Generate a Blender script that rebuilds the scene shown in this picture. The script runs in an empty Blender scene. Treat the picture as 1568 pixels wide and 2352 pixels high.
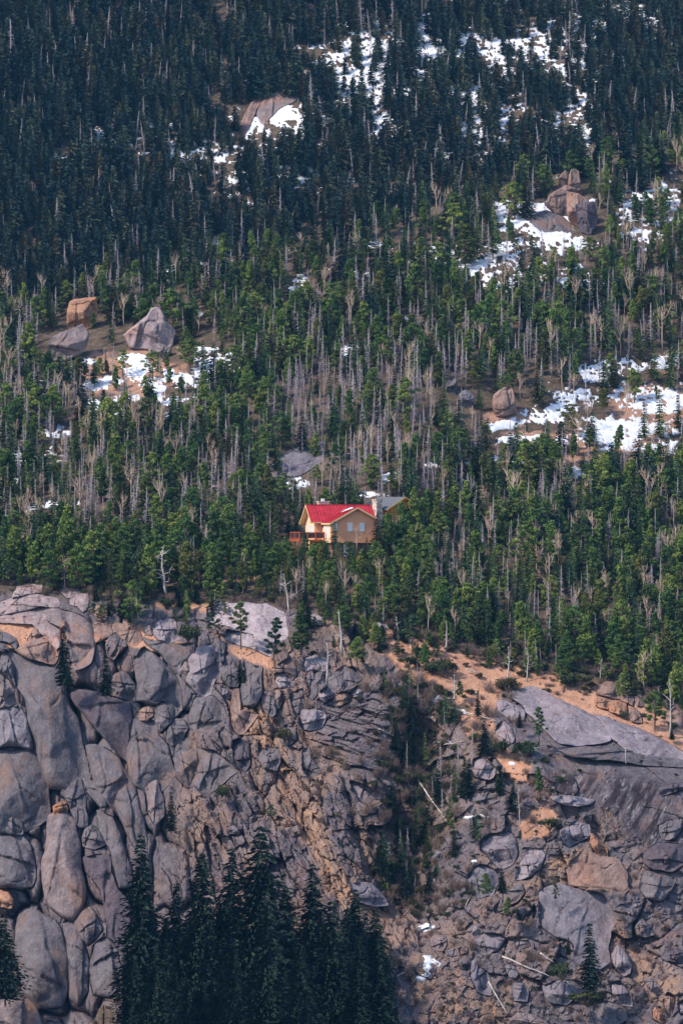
import bpy, bmesh, math, random
import numpy as np
from mathutils import Vector, Euler

# ------------------------------------------------------------------ camera, sky, sun, exposure
S = bpy.context.scene
COL = S.collection
rng = random.Random(7)
nrg = np.random.default_rng(11)
K = 0.1117 / 784.0            # tangent per drawing unit (drawing is 1568 x 2352 units)
CX, CY = 784.0, 1176.0

cam_d = bpy.data.cameras.new("camera")
cam_d.sensor_fit = 'HORIZONTAL'
cam_d.sensor_width = 36.0
cam_d.lens = 36.0 / 2 / 0.1117
cam_d.clip_start = 1.0
cam_d.clip_end = 6000.0
cam = bpy.data.objects.new("camera", cam_d)
cam.rotation_euler = (math.radians(90), 0, 0)
COL.objects.link(cam)
S.camera = cam

HAZE = 0.00005
SUN_EL, SUN_AZ = 45.0, -118.0     # azimuth from +Y towards +X
sd = Vector((math.cos(math.radians(SUN_EL)) * math.sin(math.radians(SUN_AZ)),
             math.cos(math.radians(SUN_EL)) * math.cos(math.radians(SUN_AZ)) ,
             math.sin(math.radians(SUN_EL))))
world = bpy.data.worlds.new("World")
S.world = world
world.use_nodes = True
wn = world.node_tree
sky = wn.nodes.new('ShaderNodeTexSky')
sky.sky_type = 'NISHITA'
sky.sun_disc = False
sky.sun_elevation = math.radians(SUN_EL)
sky.sun_rotation = math.radians(SUN_AZ)
sky.dust_density = 1.0
bg = wn.nodes['Background']
bg.inputs['Strength'].default_value = 0.14
hs = wn.nodes.new('ShaderNodeHueSaturation')      # thin high cloud: the sky's blue is paler
hs.inputs['Saturation'].default_value = 1.0
wn.links.new(sky.outputs[0], hs.inputs['Color']); wn.links.new(hs.outputs[0], bg.inputs['Color'])
sun_d = bpy.data.lights.new("sun", 'SUN')
sun_d.energy = 2.8
sun_d.angle = math.radians(4)
sun_d.color = (1.0, 0.82, 0.64)
sun = bpy.data.objects.new("sun", sun_d)
sun.rotation_euler = sd.to_track_quat('Z', 'Y').to_euler()
COL.objects.link(sun)
S.view_settings.view_transform = 'Standard'
S.view_settings.look = 'None'
S.view_settings.exposure = 0.8
S.view_settings.gamma = 1.0

# ------------------------------------------------------------------ numeric noise
def h2(ix, iy, s):
    ix = ix.astype(np.int64).astype(np.uint32); iy = iy.astype(np.int64).astype(np.uint32)
    n = ix * np.uint32(374761393) + iy * np.uint32(668265263) + np.uint32((s * 974711 + 12345) & 0xffffffff)
    n = (n ^ (n >> np.uint32(13))) * np.uint32(1274126177)
    n = n ^ (n >> np.uint32(16))
    n = n * np.uint32(2246822519)
    n = n ^ (n >> np.uint32(15))
    return (n & np.uint32(0xffffff)).astype(np.float64) / float(0x1000000)

def vnoise(x, y, s=0):
    ix = np.floor(x); iy = np.floor(y)
    fx = x - ix; fy = y - iy
    fx = fx * fx * (3 - 2 * fx); fy = fy * fy * (3 - 2 * fy)
    a = h2(ix, iy, s); b = h2(ix + 1, iy, s); c = h2(ix, iy + 1, s); d = h2(ix + 1, iy + 1, s)
    return (a * (1 - fx) + b * fx) * (1 - fy) + (c * (1 - fx) + d * fx) * fy

def fbm(x, y, s=0, o=4, g=0.5):
    t = 0; a = 1.0; n = 0
    for i in range(o):
        t = t + a * (vnoise(x, y, s + i * 17) * 2 - 1); n += a
        x = x * 2.03 + 5.1; y = y * 2.03 + 1.7; a *= g
    return t / n

def cells(x, y, s=0):
    ix = np.floor(x); iy = np.floor(y)
    F1 = np.full(x.shape, 9.0); F2 = np.full(x.shape, 9.0)
    cx = np.zeros(x.shape); cy = np.zeros(x.shape); dx0 = np.zeros(x.shape); dy0 = np.zeros(x.shape)
    for i in (-1, 0, 1):
        for j in (-1, 0, 1):
            jx = ix + i; jy = iy + j
            ox = jx + 0.08 + 0.84 * h2(jx, jy, s); oy = jy + 0.08 + 0.84 * h2(jx, jy, s + 101)
            dx = x - ox; dy = y - oy
            d = 0.4 * np.sqrt(dx * dx + dy * dy) + 0.6 * np.maximum(np.abs(dx + 0.25 * dy), np.abs(dy - 0.2 * dx))
            m = d < F1
            F2 = np.where(m, F1, np.minimum(F2, d))
            F1 = np.where(m, d, F1)
            cx = np.where(m, jx, cx); cy = np.where(m, jy, cy)
            dx0 = np.where(m, dx, dx0); dy0 = np.where(m, dy, dy0)
    return F1, F2, cx, cy, dx0, dy0

def blocks(u, v, w, h, ang, s, amp, tilt, crack, cw=0.12, round_=0.0):
    """broken rock: each cell its own offset and tilt, with a joint between cells (metres towards the viewer)"""
    c, sn = math.cos(ang), math.sin(ang)
    a = (u * c + v * sn) / w; b = (-u * sn + v * c) / h
    a = a + 0.22 * fbm(u / (w * 1.5), v / (w * 1.5), s + 5, 3); b = b + 0.22 * fbm(u / (w * 1.5) + 9, v / (w * 1.5), s + 6, 3)
    F1, F2, ix, iy, dx, dy = cells(a, b, s)
    o = (h2(ix, iy, s + 7) - 0.5) * 2 * amp
    o += ((h2(ix, iy, s + 8) - 0.5) * dx + (h2(ix, iy, s + 9) - 0.5) * dy) * 2 * tilt
    e = F2 - F1
    o -= crack * np.exp(-(e / cw) ** 1.2) * sstep(-0.25, 0.35, fbm(u / (w * 2.2) + 31, v / (h * 2.2), s + 11, 2))
    if round_:
        o += round_ * (np.minimum(e / 0.6, 1.0) ** 0.5 - 1)
    return o

def sstep(a, b, x):
    t = np.clip((x - a) / (b - a), 0, 1)
    return t * t * (3 - 2 * t)

def sdf(poly, x, y):
    """signed distance (negative inside)"""
    P = np.asarray(poly, float); n = len(P)
    d = np.full(x.shape, 1e18); ins = np.zeros(x.shape, bool)
    for i in range(n):
        x0, y0 = P[i]; x1, y1 = P[(i + 1) % n]
        ex, ey = x1 - x0, y1 - y0
        t = np.clip(((x - x0) * ex + (y - y0) * ey) / (ex * ex + ey * ey + 1e-9), 0, 1)
        d = np.minimum(d, (x - x0 - t * ex) ** 2 + (y - y0 - t * ey) ** 2)
        cond = ((y0 <= y) & (y1 > y)) | ((y1 <= y) & (y0 > y))
        with np.errstate(divide='ignore', invalid='ignore'):
            xi = x0 + (y - y0) / (y1 - y0) * ex if y1 != y0 else x0
        ins ^= cond & (x < xi)
    return np.where(ins, -1, 1) * np.sqrt(d)

# ------------------------------------------------------------------ materials
def mat(name, rough=0.9):
    m = bpy.data.materials.new(name); m.use_nodes = True
    nt = m.node_tree; b = nt.nodes['Principled BSDF']
    b.inputs['Roughness'].default_value = rough
    b.inputs['Specular IOR Level'].default_value = 0.14
    return m, nt, b

def N(nt, t, **kw):
    n = nt.nodes.new(t)
    for k, v in kw.items():
        setattr(n, k, v)
    return n

def noise(nt, vec, scale, detail=4, rough=0.55, sz=(1, 1, 1)):
    mp = N(nt, 'ShaderNodeMapping')
    mp.inputs['Scale'].default_value = (scale * sz[0], scale * sz[1], scale * sz[2])
    nt.links.new(vec, mp.inputs['Vector'])
    n = N(nt, 'ShaderNodeTexNoise')
    n.inputs['Scale'].default_value = 1.0; n.inputs['Detail'].default_value = detail; n.inputs['Roughness'].default_value = rough
    nt.links.new(mp.outputs[0], n.inputs['Vector'])
    return n.outputs['Fac']

def ramp(nt, fac, stops):
    r = N(nt, 'ShaderNodeValToRGB')
    el = r.color_ramp.elements
    while len(el) < len(stops): el.new(0.5)
    for e, (p, c) in zip(el, stops):
        e.position = p; e.color = (*c, 1) if len(c) == 3 else c
    nt.links.new(fac, r.inputs[0])
    return r.outputs[0]

def mix(nt, fac, a, b, mode='MIX'):
    m = N(nt, 'ShaderNodeMix', data_type='RGBA', blend_type=mode)
    for s, v in ((m.inputs[0], fac), (m.inputs[6], a), (m.inputs[7], b)):
        if isinstance(v, (float, int)): s.default_value = v
        elif isinstance(v, tuple): s.default_value = (*v, 1)
        else: nt.links.new(v, s)
    return m.outputs[2]

def math_(nt, op, a, b=None, clamp=False):
    m = N(nt, 'ShaderNodeMath', operation=op, use_clamp=clamp)
    for s, v in ((m.inputs[0], a), (m.inputs[1], b)):
        if v is None: continue
        if isinstance(v, (float, int)): s.default_value = v
        else: nt.links.new(v, s)
    return m.outputs[0]

def granite_nodes(nt, tint=(1, 1, 1), stain=0.25):
    pos = N(nt, 'ShaderNodeNewGeometry').outputs['Position']
    big = noise(nt, pos, 0.10, 3)
    c = ramp(nt, big, [(0.28, (0.085, 0.079, 0.086)), (0.5, (0.128, 0.115, 0.118)), (0.72, (0.158, 0.124, 0.116))])
    mid = noise(nt, pos, 0.45, 5, 0.65)
    c = mix(nt, ramp(nt, mid, [(0.35, (0, 0, 0)), (0.7, (1, 1, 1))]), c, (0.205, 0.192, 0.194))
    # pale lichen flecks
    fine = noise(nt, pos, 2.3, 4, 0.75)
    c = mix(nt, ramp(nt, fine, [(0.54, (0, 0, 0)), (0.68, (0.6, 0.6, 0.6))]), c, (0.34, 0.33, 0.325))
    f2 = noise(nt, pos, 1.1, 4, 0.7, (1, 1, 0.8))
    c = mix(nt, ramp(nt, f2, [(0.28, (0.6, 0.6, 0.6)), (0.42, (0, 0, 0))]), c, (0.048, 0.045, 0.054))
    # dark water streaks running down the face
    st = noise(nt, pos, 0.55, 4, 0.6, (1, 0.6, 0.08))
    c = mix(nt, ramp(nt, st, [(0.56, (0, 0, 0)), (0.72, (0.6, 0.6, 0.6))]), c, (0.055, 0.05, 0.056))
    # rust stains
    ru = noise(nt, pos, 0.16, 4, 0.6, (1, 1, 0.5))
    c = mix(nt, ramp(nt, ru, [(0.53, (0, 0, 0)), (0.70, (stain, stain, stain))]), c, (0.30, 0.165, 0.085))
    c = mix(nt, 1.0, c, (tint[0] * .79, tint[1] * .80, tint[2] * .92), 'MULTIPLY')
    # irregular hairline joints
    wp = N(nt, 'ShaderNodeVectorMath', operation='ADD')
    nz = N(nt, 'ShaderNodeTexNoise'); nz.inputs['Scale'].default_value = 0.35; nz.inputs['Detail'].default_value = 4; nt.links.new(pos, nz.inputs['Vector'])
    sc_ = N(nt, 'ShaderNodeVectorMath', operation='SCALE'); sc_.inputs['Scale'].default_value = 3.0
    nt.links.new(nz.outputs['Color'], sc_.inputs[0]); nt.links.new(pos, wp.inputs[0]); nt.links.new(sc_.outputs[0], wp.inputs[1])
    mp = N(nt, 'ShaderNodeMapping'); mp.inputs['Scale'].default_value = (0.26, 0.22, 0.09); mp.inputs['Rotation'].default_value = (0, 0.3, 0)
    nt.links.new(wp.outputs[0], mp.inputs['Vector'])
    vo = N(nt, 'ShaderNodeTexVoronoi', feature='DISTANCE_TO_EDGE'); vo.inputs['Scale'].default_value = 1.0
    nt.links.new(mp.outputs[0], vo.inputs['Vector'])
    gate = ramp(nt, noise(nt, pos, 0.13, 2), [(0.52, (0, 0, 0)), (0.64, (1, 1, 1))])
    jl = math_(nt, 'MULTIPLY', ramp(nt, vo.outputs['Distance'], [(0.008, (0.5, 0.5, 0.5)), (0.03, (0, 0, 0))]), gate)
    c = mix(nt, jl, c, (0.022, 0.019, 0.022))
    b1 = noise(nt, pos, 0.5, 6, 0.68, (1, 1, 0.6)); b2 = noise(nt, pos, 1.8, 4, 0.7)
    hgt = math_(nt, 'ADD', b1, math_(nt, 'MULTIPLY', b2, 0.4))
    return c, hgt, pos

def granite(name, tint=(1, 1, 1), stain=0.45, bump=0.9):
    m, nt, b = mat(name, 0.85)
    c, hgt, _ = granite_nodes(nt, tint, stain)
    bp = N(nt, 'ShaderNodeBump'); bp.inputs['Strength'].default_value = bump; bp.inputs['Distance'].default_value = 0.6
    nt.links.new(hgt, bp.inputs['Height']); nt.links.new(bp.outputs[0], b.inputs['Normal'])
    nt.links.new(c, b.inputs['Base Color'])
    return m

M = {}
M['granite'] = granite('granite')
M['pale'] = granite('pale granite', (1.75, 1.7, 1.72), 0.12)
M['dome'] = granite('weathered dome granite', (1.5, 1.36, 1.26), 0.45)
M['tan'] = granite('tan granite', (1.8, 1.36, 1.05), 0.6)
M['orange'] = granite('rust orange granite', (2.5, 1.55, 0.92), 0.8)
M['summit'] = granite('sunlit summit granite', (2.15, 1.9, 1.75), 0.4)  # brighter granite copy: the sunlit look is put into the tint
M['bright'] = granite('bright bare granite', (2.7, 2.55, 2.45), 0.1)
M['dark'] = granite('dark granite', (0.72, 0.68, 0.74), 0.15)
M['grey'] = granite('blue grey granite', (1.3, 1.33, 1.4), 0.08)

def ground_material():
    m, nt, b = mat('hillside ground', 0.95)
    c, hgt, pos = granite_nodes(nt, (1.0, 0.96, 0.96), 0.35)
    at = N(nt, 'ShaderNodeAttribute', attribute_name='masks')
    sp = N(nt, 'ShaderNodeSeparateColor'); nt.links.new(at.outputs['Color'], sp.inputs[0])
    # stain
    n1 = noise(nt, pos, 0.3, 5, 0.7, (1, 1, 0.5))
    so = ramp(nt, n1, [(0.35, (0.23, 0.175, 0.155)), (0.6, (0.345, 0.222, 0.150)), (0.8, (0.30, 0.235, 0.21))])
    c = mix(nt, math_(nt, 'MULTIPLY', sp.outputs[2], ramp(nt, n1, [(0.3, (0.3, 0.3, 0.3)), (0.55, (1, 1, 1))]), True), c, so)
    # streaks down the smooth face on the right
    rot = N(nt, 'ShaderNodeMapping'); rot.inputs['Rotation'].default_value = (0, math.radians(-33), 0); nt.links.new(pos, rot.inputs['Vector'])
    s1 = noise(nt, rot.outputs[0], 0.75, 4, 0.6, (1, 0.3, 0.05))
    sm = math_(nt, 'MULTIPLY', at.outputs['Alpha'], ramp(nt, s1, [(0.42, (0, 0, 0)), (0.55, (1, 1, 1))]))
    c = mix(nt, sm, c, (0.038, 0.031, 0.040))
    s2 = noise(nt, rot.outputs[0], 1.1, 4, 0.7, (1, 0.3, 0.07))
    c = mix(nt, math_(nt, 'MULTIPLY', at.outputs['Alpha'], ramp(nt, s2, [(0.58, (0, 0, 0)), (0.66, (0.8, 0.8, 0.8))])), c, (0.30, 0.29, 0.29))
    # gravel
    n2 = noise(nt, pos, 0.35, 6, 0.7)
    gr = ramp(nt, n2, [(0.3, (0.30, 0.165, 0.11)), (0.5, (0.46, 0.262, 0.178)), (0.68, (0.53, 0.325, 0.235))])
    n2b = noise(nt, pos, 1.3, 3, 0.7)
    gr = mix(nt, ramp(nt, n2b, [(0.62, (0, 0, 0)), (0.7, (0.8, 0.8, 0.8))]), gr, (0.13, 0.09, 0.065))
    c = mix(nt, sp.outputs[0], c, gr)
    # forest floor
    n3 = noise(nt, pos, 0.5, 5, 0.7)
    ff = ramp(nt, n3, [(0.3, (0.045, 0.038, 0.03)), (0.5, (0.10, 0.078, 0.06)), (0.7, (0.17, 0.13, 0.10))])
    c = mix(nt, sp.outputs[1], c, ff)
    bp = N(nt, 'ShaderNodeBump'); bp.inputs['Strength'].default_value = 0.9; bp.inputs['Distance'].default_value = 0.7
    nt.links.new(hgt, bp.inputs['Height']); nt.links.new(bp.outputs[0], b.inputs['Normal'])
    nt.links.new(c, b.inputs['Base Color'])
    return m
M['ground'] = ground_material()

def simple(name, col, rough=0.8, var=0.25, scale=2.0, sz=(1, 1, 1), spec=0.2, space='Object'):
    m, nt, b = mat(name, rough)
    b.inputs['Specular IOR Level'].default_value = spec
    v = N(nt, 'ShaderNodeTexCoord').outputs[space]
    n = noise(nt, v, scale, 4, 0.6, sz)
    lo = tuple(x * (1 - var) for x in col); hi = tuple(min(1, x * (1 + var)) for x in col)
    nt.links.new(ramp(nt, n, [(0.3, lo), (0.7, hi)]), b.inputs['Base Color'])
    return m

def foliage(name, stops, vary=0.55):
    m, nt, b = mat(name, 0.75)
    b.inputs['Specular IOR Level'].default_value = 0.1
    at = N(nt, 'ShaderNodeAttribute', attribute_name='tone')
    oi = N(nt, 'ShaderNodeObjectInfo')
    f = math_(nt, 'ADD', math_(nt, 'MULTIPLY', at.outputs['Fac'], 1 - vary), math_(nt, 'MULTIPLY', oi.outputs['Random'], vary), True)
    c = ramp(nt, f, stops)
    r2 = math_(nt, 'FRACT', math_(nt, 'MULTIPLY', oi.outputs['Random'], 37.7))
    if 'shaded' not in name: c = mix(nt, ramp(nt, r2, [(0.7, (0, 0, 0)), (0.95, (0.55, 0.55, 0.55))]), c, (0.085, 0.06, 0.03))
    r3 = math_(nt, 'FRACT', math_(nt, 'MULTIPLY', oi.outputs['Random'], 91.3))
    c = mix(nt, ramp(nt, r3, [(0.55, (0, 0, 0)), (0.95, (0.6, 0.6, 0.6))]), c, (0.62, 0.86, 1.05), 'MULTIPLY')
    nt.links.new(c, b.inputs['Base Color'])
    return m
M['spruce_far'] = foliage('far spruce needles', [(0.1, (0.007, 0.020, 0.022)), (0.5, (0.024, 0.054, 0.048)), (0.9, (0.105, 0.115, 0.055))])
M['spruce'] = foliage('spruce needles', [(0.1, (0.018, 0.040, 0.026)), (0.5, (0.048, 0.094, 0.046)), (0.9, (0.130, 0.175, 0.055))])
M['pine'] = foliage('pine needles', [(0.1, (0.034, 0.068, 0.028)), (0.5, (0.100, 0.172, 0.046)), (0.9, (0.260, 0.310, 0.072))])
M['spruce_dark'] = foliage('shaded spruce needles', [(0.1, (0.006, 0.014, 0.013)), (0.5, (0.013, 0.028, 0.023)), (0.9, (0.032, 0.052, 0.030))], 0.2)  # darker copy of the spruce needles, shade put into the colour
M['juniper'] = foliage('juniper needles', [(0.1, (0.018, 0.028, 0.016)), (0.5, (0.040, 0.058, 0.028)), (0.9, (0.100, 0.112, 0.045))], 0.2)
M['bark'] = simple('conifer bark', (0.13, 0.10, 0.085), 0.9)
M['dead'] = simple('grey dead wood', (0.42, 0.375, 0.41), 0.85, 0.3, 3)
M['silver'] = simple('silver weathered wood', (0.46, 0.43, 0.42), 0.8, 0.3, 3)
M['aspen'] = simple('pale aspen bark', (0.52, 0.41, 0.33), 0.8, 0.25, 3)
M['brush'] = simple('leafless brush twigs', (0.20, 0.15, 0.13), 0.9, 0.4, 3)
m, nt, b = mat('old snow', 0.6)
pos = N(nt, 'ShaderNodeNewGeometry').outputs['Position']
nt.links.new(ramp(nt, noise(nt, pos, 0.5, 3), [(0.3, (0.55, 0.62, 0.74)), (0.7, (0.76, 0.81, 0.90))]), b.inputs['Base Color'])
bp = N(nt, 'ShaderNodeBump'); bp.inputs['Strength'].default_value = 0.3; bp.inputs['Distance'].default_value = 0.3
nt.links.new(noise(nt, pos, 1.2, 3), bp.inputs['Height']); nt.links.new(bp.outputs[0], b.inputs['Normal'])
M['snow'] = m

# ------------------------------------------------------------------ object helpers
def raw_mesh(name, V, F, material=None, smooth=True):
    me = bpy.data.meshes.new(name)
    V = np.asarray(V, np.float32)
    me.vertices.add(len(V)); me.vertices.foreach_set('co', V.ravel())
    F = [np.asarray(f, np.int32) for f in (F if isinstance(F, (list, tuple)) else [F])]
    F = [f for f in F if len(f)]
    nl = sum(f.size for f in F)
    me.loops.add(nl); me.loops.foreach_set('vertex_index', np.concatenate([f.ravel() for f in F]))
    tot = np.concatenate([np.full(len(f), f.shape[1], np.int32) for f in F])
    st = np.concatenate([[0], np.cumsum(tot)[:-1]]).astype(np.int32)
    me.polygons.add(len(tot)); me.polygons.foreach_set('loop_start', st)
    me.polygons.foreach_set('use_smooth', np.full(len(tot), smooth))
    if material: me.materials.append(material)
    me.update(calc_edges=True); me.validate()
    return me

def link(name, me, parent=None):
    o = bpy.data.objects.new(name, me); COL.objects.link(o)
    if parent: o.parent = parent
    return o

def tag(o, label=None, cat=None, group=None, kind=None):
    if label: o['label'] = label
    if cat: o['category'] = cat
    if group: o['group'] = group
    if kind: o['kind'] = kind
    return o

class MB:
    """collects boxes, prisms and tubes into one mesh"""
    def __init__(s): s.v = []; s.f = []
    def poly_prism(s, pts, off):
        n = len(pts); b = len(s.v); off = Vector(off)
        s.v += [Vector(p) for p in pts] + [Vector(p) + off for p in pts]
        s.f.append(list(range(b + n - 1, b - 1, -1))); s.f.append(list(range(b + n, b + 2 * n)))
        for i in range(n):
            j = (i + 1) % n; s.f.append([b + i, b + j, b + n + j, b + n + i])
        return s
    def box(s, x0, x1, y0, y1, z0, z1):
        return s.poly_prism([(x0, y0, z0), (x1, y0, z0), (x1, y1, z0), (x0, y1, z0)], (0, 0, z1 - z0))
    def tube(s, pts, rad, n=5, cap=True):
        b = len(s.v); pts = [Vector(p) for p in pts]
        for i, p in enumerate(pts):
            d = (pts[min(i + 1, len(pts) - 1)] - pts[max(i - 1, 0)]).normalized()
            a = d.cross(Vector((0.31, 0.2, 1)) if abs(d.z) < 0.95 else Vector((1, 0.3, 0))).normalized(); c = d.cross(a)
            for k in range(n):
                t = 2 * math.pi * k / n
                s.v.append(p + (a * math.cos(t) + c * math.sin(t)) * rad[i])
        for i in range(len(pts) - 1):
            for k in range(n):
                k2 = (k + 1) % n
                s.f.append([b + i * n + k, b + i * n + k2, b + (i + 1) * n + k2, b + (i + 1) * n + k])
        if cap:
            s.f.append([b + k for k in range(n - 1, -1, -1)]); e = b + (len(pts) - 1) * n
            s.f.append([e + k for k in range(n)])
        return s
    def mesh(s, name, material, smooth=False, recalc=True):
        me = bpy.data.meshes.new(name); me.from_pydata([tuple(v) for v in s.v], [], s.f)
        me.materials.append(material)
        if recalc:
            bm = bmesh.new(); bm.from_mesh(me); bmesh.ops.recalc_face_normals(bm, faces=bm.faces); bm.to_mesh(me); bm.free()
        if smooth: me.polygons.foreach_set('use_smooth', [True] * len(me.polygons))
        me.update(); return me
    def build(s, name, material, parent=None, smooth=False):
        return link(name, s.mesh(name, material, smooth), parent)

# ------------------------------------------------------------------ the hillside (one sheet, split into mountain and cliff)
ipx = lambda px, xs, ys: np.interp(px, xs, ys)
def R_(px): return ipx(px, [0, 200, 450, 700, 1000, 1150, 1300, 1400, 1568], [690, 655, 605, 560, 475, 435, 395, 365, 330])
def T_(px): return ipx(px, [-400, 0, 200, 400, 500, 750, 860, 1000, 1130, 1250, 1400, 1568, 1900], [1335, 1348, 1368, 1378, 1375, 1400, 1430, 1468, 1508, 1528, 1568, 1632, 1700])
def E_(px): return ipx(px, [0, 300, 480, 600, 750, 900, 1050, 1200, 1400, 1568], [1490, 1480, 1490, 1545, 1575, 1610, 1690, 1760, 1775, 1800])

def Dbase(px, py):
    R, T, E = R_(px), T_(px), E_(px)
    DT = ipx(px, [0, 800, 1568], [574, 566, 548])
    DE = DT - (E - T) * 0.0815 / ipx(px, [0, 500, 900, 1568], [0.85, 0.75, 0.62, 0.58])
    DB = ipx(px, [0, 450, 900, 1568], [527, 520, 497, 494])
    H = ipx(px, [0, 500, 900, 1568], [600, 600, 603, 622])
    ks = [(-300 + 0 * px, 1090 + 0 * px), (0 * px, 955 + 0 * px), (R, ipx(px, [0, 1568], [825, 850])),
          (R + 14, ipx(px, [0, 800, 1568], [735, 745, 795])), (1268 + 0 * px, H), (T, DT), (E, DE), (2352 + 0 * px, DB), (2900 + 0 * px, DB - 45)]
    inv = 1 / ks[0][1] + 0 * py
    for (p0, d0), (p1, d1) in zip(ks[:-1], ks[1:]):
        t = np.clip((py - p0) / (p1 - p0), 0, 1)
        inv = np.where(py >= p0, (1 - t) / d0 + t / d1, inv)
    D = 1 / inv
    gx = ipx(py, [1560, 1800, 2050, 2250], [1010, 965, 935, 960])
    D = D + 9 * np.exp(-((px - gx) / 85) ** 2) * sstep(1570, 1720, py) * (1 - sstep(2080, 2230, py))
    D = D - 9 * sstep(2120, 2420, py) * np.exp(-((px - 560) / 330) ** 2)
    D = D + 6.0 * fbm(px / 420, py / 260, 3, 3) * (1 - sstep(900, 1150, py)) + 1.2 * fbm(px / 90, py / 60, 5, 3) * (1 - sstep(1250, 1330, py))
    return D

def W3(px, py, y):
    return np.stack([(px - CX) * K * y, y + 0 * px, (CY - py) * K * y], -1)

TILE = {'A': (0, 2330), 'B': (784, 2330), 'C': (0, 3114), 'D': (1500, 2430), 'E': (1947, 2630), 'F': (1568, 3214), 'G': (1947, 3314), 'H': (784, 3114)}
def tp(tile, pts):
    """traced outline -> drawing units"""
    if tile == 'P': return np.array(pts, float)
    ox, oy = TILE[tile]
    a = np.array(pts, float)
    return np.stack([(ox + a[:, 0] / 2) / 1.7417, (oy + a[:, 1] / 2) / 1.7417], -1)

cols = np.concatenate([np.arange(-420, -30, 13), np.arange(-30, 1600, 2.4), np.arange(1600, 2000, 13)])
rows = np.concatenate([np.arange(-300, -6, 10), np.arange(-6, 1326, 4), np.arange(1326, 2430, 2.2), np.arange(2430, 2920, 12)])
GX, GY = np.meshgrid(cols, rows)
D0 = Dbase(GX, GY)
TT = T_(GX)
wc = sstep(0, 22, GY - TT)                                    # bare rock below the tree line
U, Vv = GX * 0.078, GY * 0.078                                # metres on the face

# gravel, stain and forest floor masks
def soft(poly, w, wob=8, s=0):
    d = sdf(poly, GX, GY) + wob * 2 * fbm(GX / 26, GY / 18, 40 + s, 4)
    return 1 - sstep(-w, w, d)
gravel = np.zeros_like(GX)
for i, (poly, w) in enumerate([
    ([(835, 1425), (1000, 1462), (1130, 1505), (1250, 1522), (1400, 1562), (1600, 1630), (1600, 1745), (1470, 1690), (1360, 1640), (1240, 1590), (1160, 1580), (1135, 1625), (1130, 1665), (1080, 1660), (1010, 1640), (950, 1590), (900, 1520), (850, 1480)], 7),
    ([(1120, 1650), (1150, 1680), (1165, 1730), (1215, 1760), (1215, 1800), (1170, 1790), (1140, 1740)], 6),
    ([(1195, 1885), (1230, 1860), (1275, 1855), (1290, 1890), (1260, 1925), (1205, 1925)], 6),
    ([(1060, 1650), (1110, 1660), (1105, 1710), (1070, 1700)], 6),
    ([(0, 1405), (60, 1395), (120, 1420), (150, 1450), (140, 1480), (60, 1500), (0, 1470)], 8),
    ([(215, 1432), (330, 1440), (420, 1480), (380, 1500), (230, 1470)], 7),
    ([(340, 1365), (500, 1370), (480, 1400), (360, 1395)], 7),
    ([(530, 1480), (600, 1500), (640, 1530), (600, 1540), (540, 1510)], 6)]):
    gravel = np.maximum(gravel, soft(poly, w, 7, i))
hill_dirt = np.zeros_like(GX)
for i, (x, y, a, b_) in enumerate([(1335, 1040, 55, 26), (1470, 900, 70, 18), (1530, 845, 45, 14), (1240, 1000, 80, 14), (1420, 1010, 120, 40), (1500, 940, 120, 60), (300, 860, 130, 60), (1160, 960, 60, 20), (560, 1330, 60, 10)]):
    d = np.sqrt(((GX - x) / a) ** 2 + ((GY - y) / b_) ** 2) + 0.5 * fbm(GX / 30, GY / 14, 60 + i, 3)
    hill_dirt = np.maximum(hill_dirt, 1 - sstep(0.75, 1.1, d))
stain = np.zeros_like(GX)
for i, (poly, w, v) in enumerate([
    (tp('B', [(270, 960), (330, 850), (500, 900), (640, 1050), (640, 1220), (700, 1250), (760, 1568), (640, 1568), (480, 1250), (300, 1210)]), 14, 1.0),
    (tp('H', [(640, 0), (800, 90), (960, 250), (1060, 470), (1150, 700), (1300, 880), (1400, 1010), (1560, 1050), (1560, 1200), (1300, 1150), (1080, 950), (960, 720), (860, 520), (760, 300), (600, 100)]), 16, 0.9),
    (tp('H', [(1200, 1250), (1260, 1260), (1220, 1480), (1180, 1480)]), 10, 0.7),
    (tp('G', [(300, 480), (480, 260), (660, 180), (800, 160), (1080, 240), (1130, 480), (1000, 520), (700, 480), (440, 460)]), 10, 1.0),
    (tp('G', [(1020, 800), (1100, 830), (1180, 1010), (1568, 1100), (1568, 1400), (1250, 1400), (1150, 1100)]), 16, 0.8),
    (tp('F', [(160, 1200), (260, 1180), (280, 1400), (500, 1250), (700, 1560), (900, 1620), (940, 1764), (200, 1764), (100, 1400)]), 18, 0.75),
    (tp('F', [(0, 830), (200, 900), (240, 1000), (100, 1000), (0, 950)]), 12, 0.6),
    (tp('D', [(60, 1380), (110, 1400), (100, 1470), (40, 1440)]), 6, 0.8)]):
    stain = np.maximum(stain, v * soft(poly, w, 9, 20 + i))
floor_ = 1 - wc
for i, (x, y, a, b_, v) in enumerate([(965, 1640, 90, 60, .9), (960, 1760, 90, 80, .7), (985, 1900, 70, 80, .7), (930, 2030, 70, 60, .7), (1130, 1700, 60, 40, .7), (1080, 1780, 60, 40, .6), (560, 2280, 320, 140, .9), (690, 1470, 70, 40, .5), (1060, 2180, 50, 30, .4), (30, 2200, 80, 80, .7), (820, 1560, 60, 30, .5)]):
    d = np.sqrt(((GX - x) / a) ** 2 + ((GY - y) / b_) ** 2) + 0.9 * fbm(GX / 40, GY / 32, 80 + i, 4)
    floor_ = np.maximum(floor_, v * (1 - sstep(0.6, 1.1, d)))
floor_ = np.maximum(floor_ * (1 - 0.9 * hill_dirt), 0)
gravel = np.maximum(gravel, 0.8 * hill_dirt)

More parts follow.
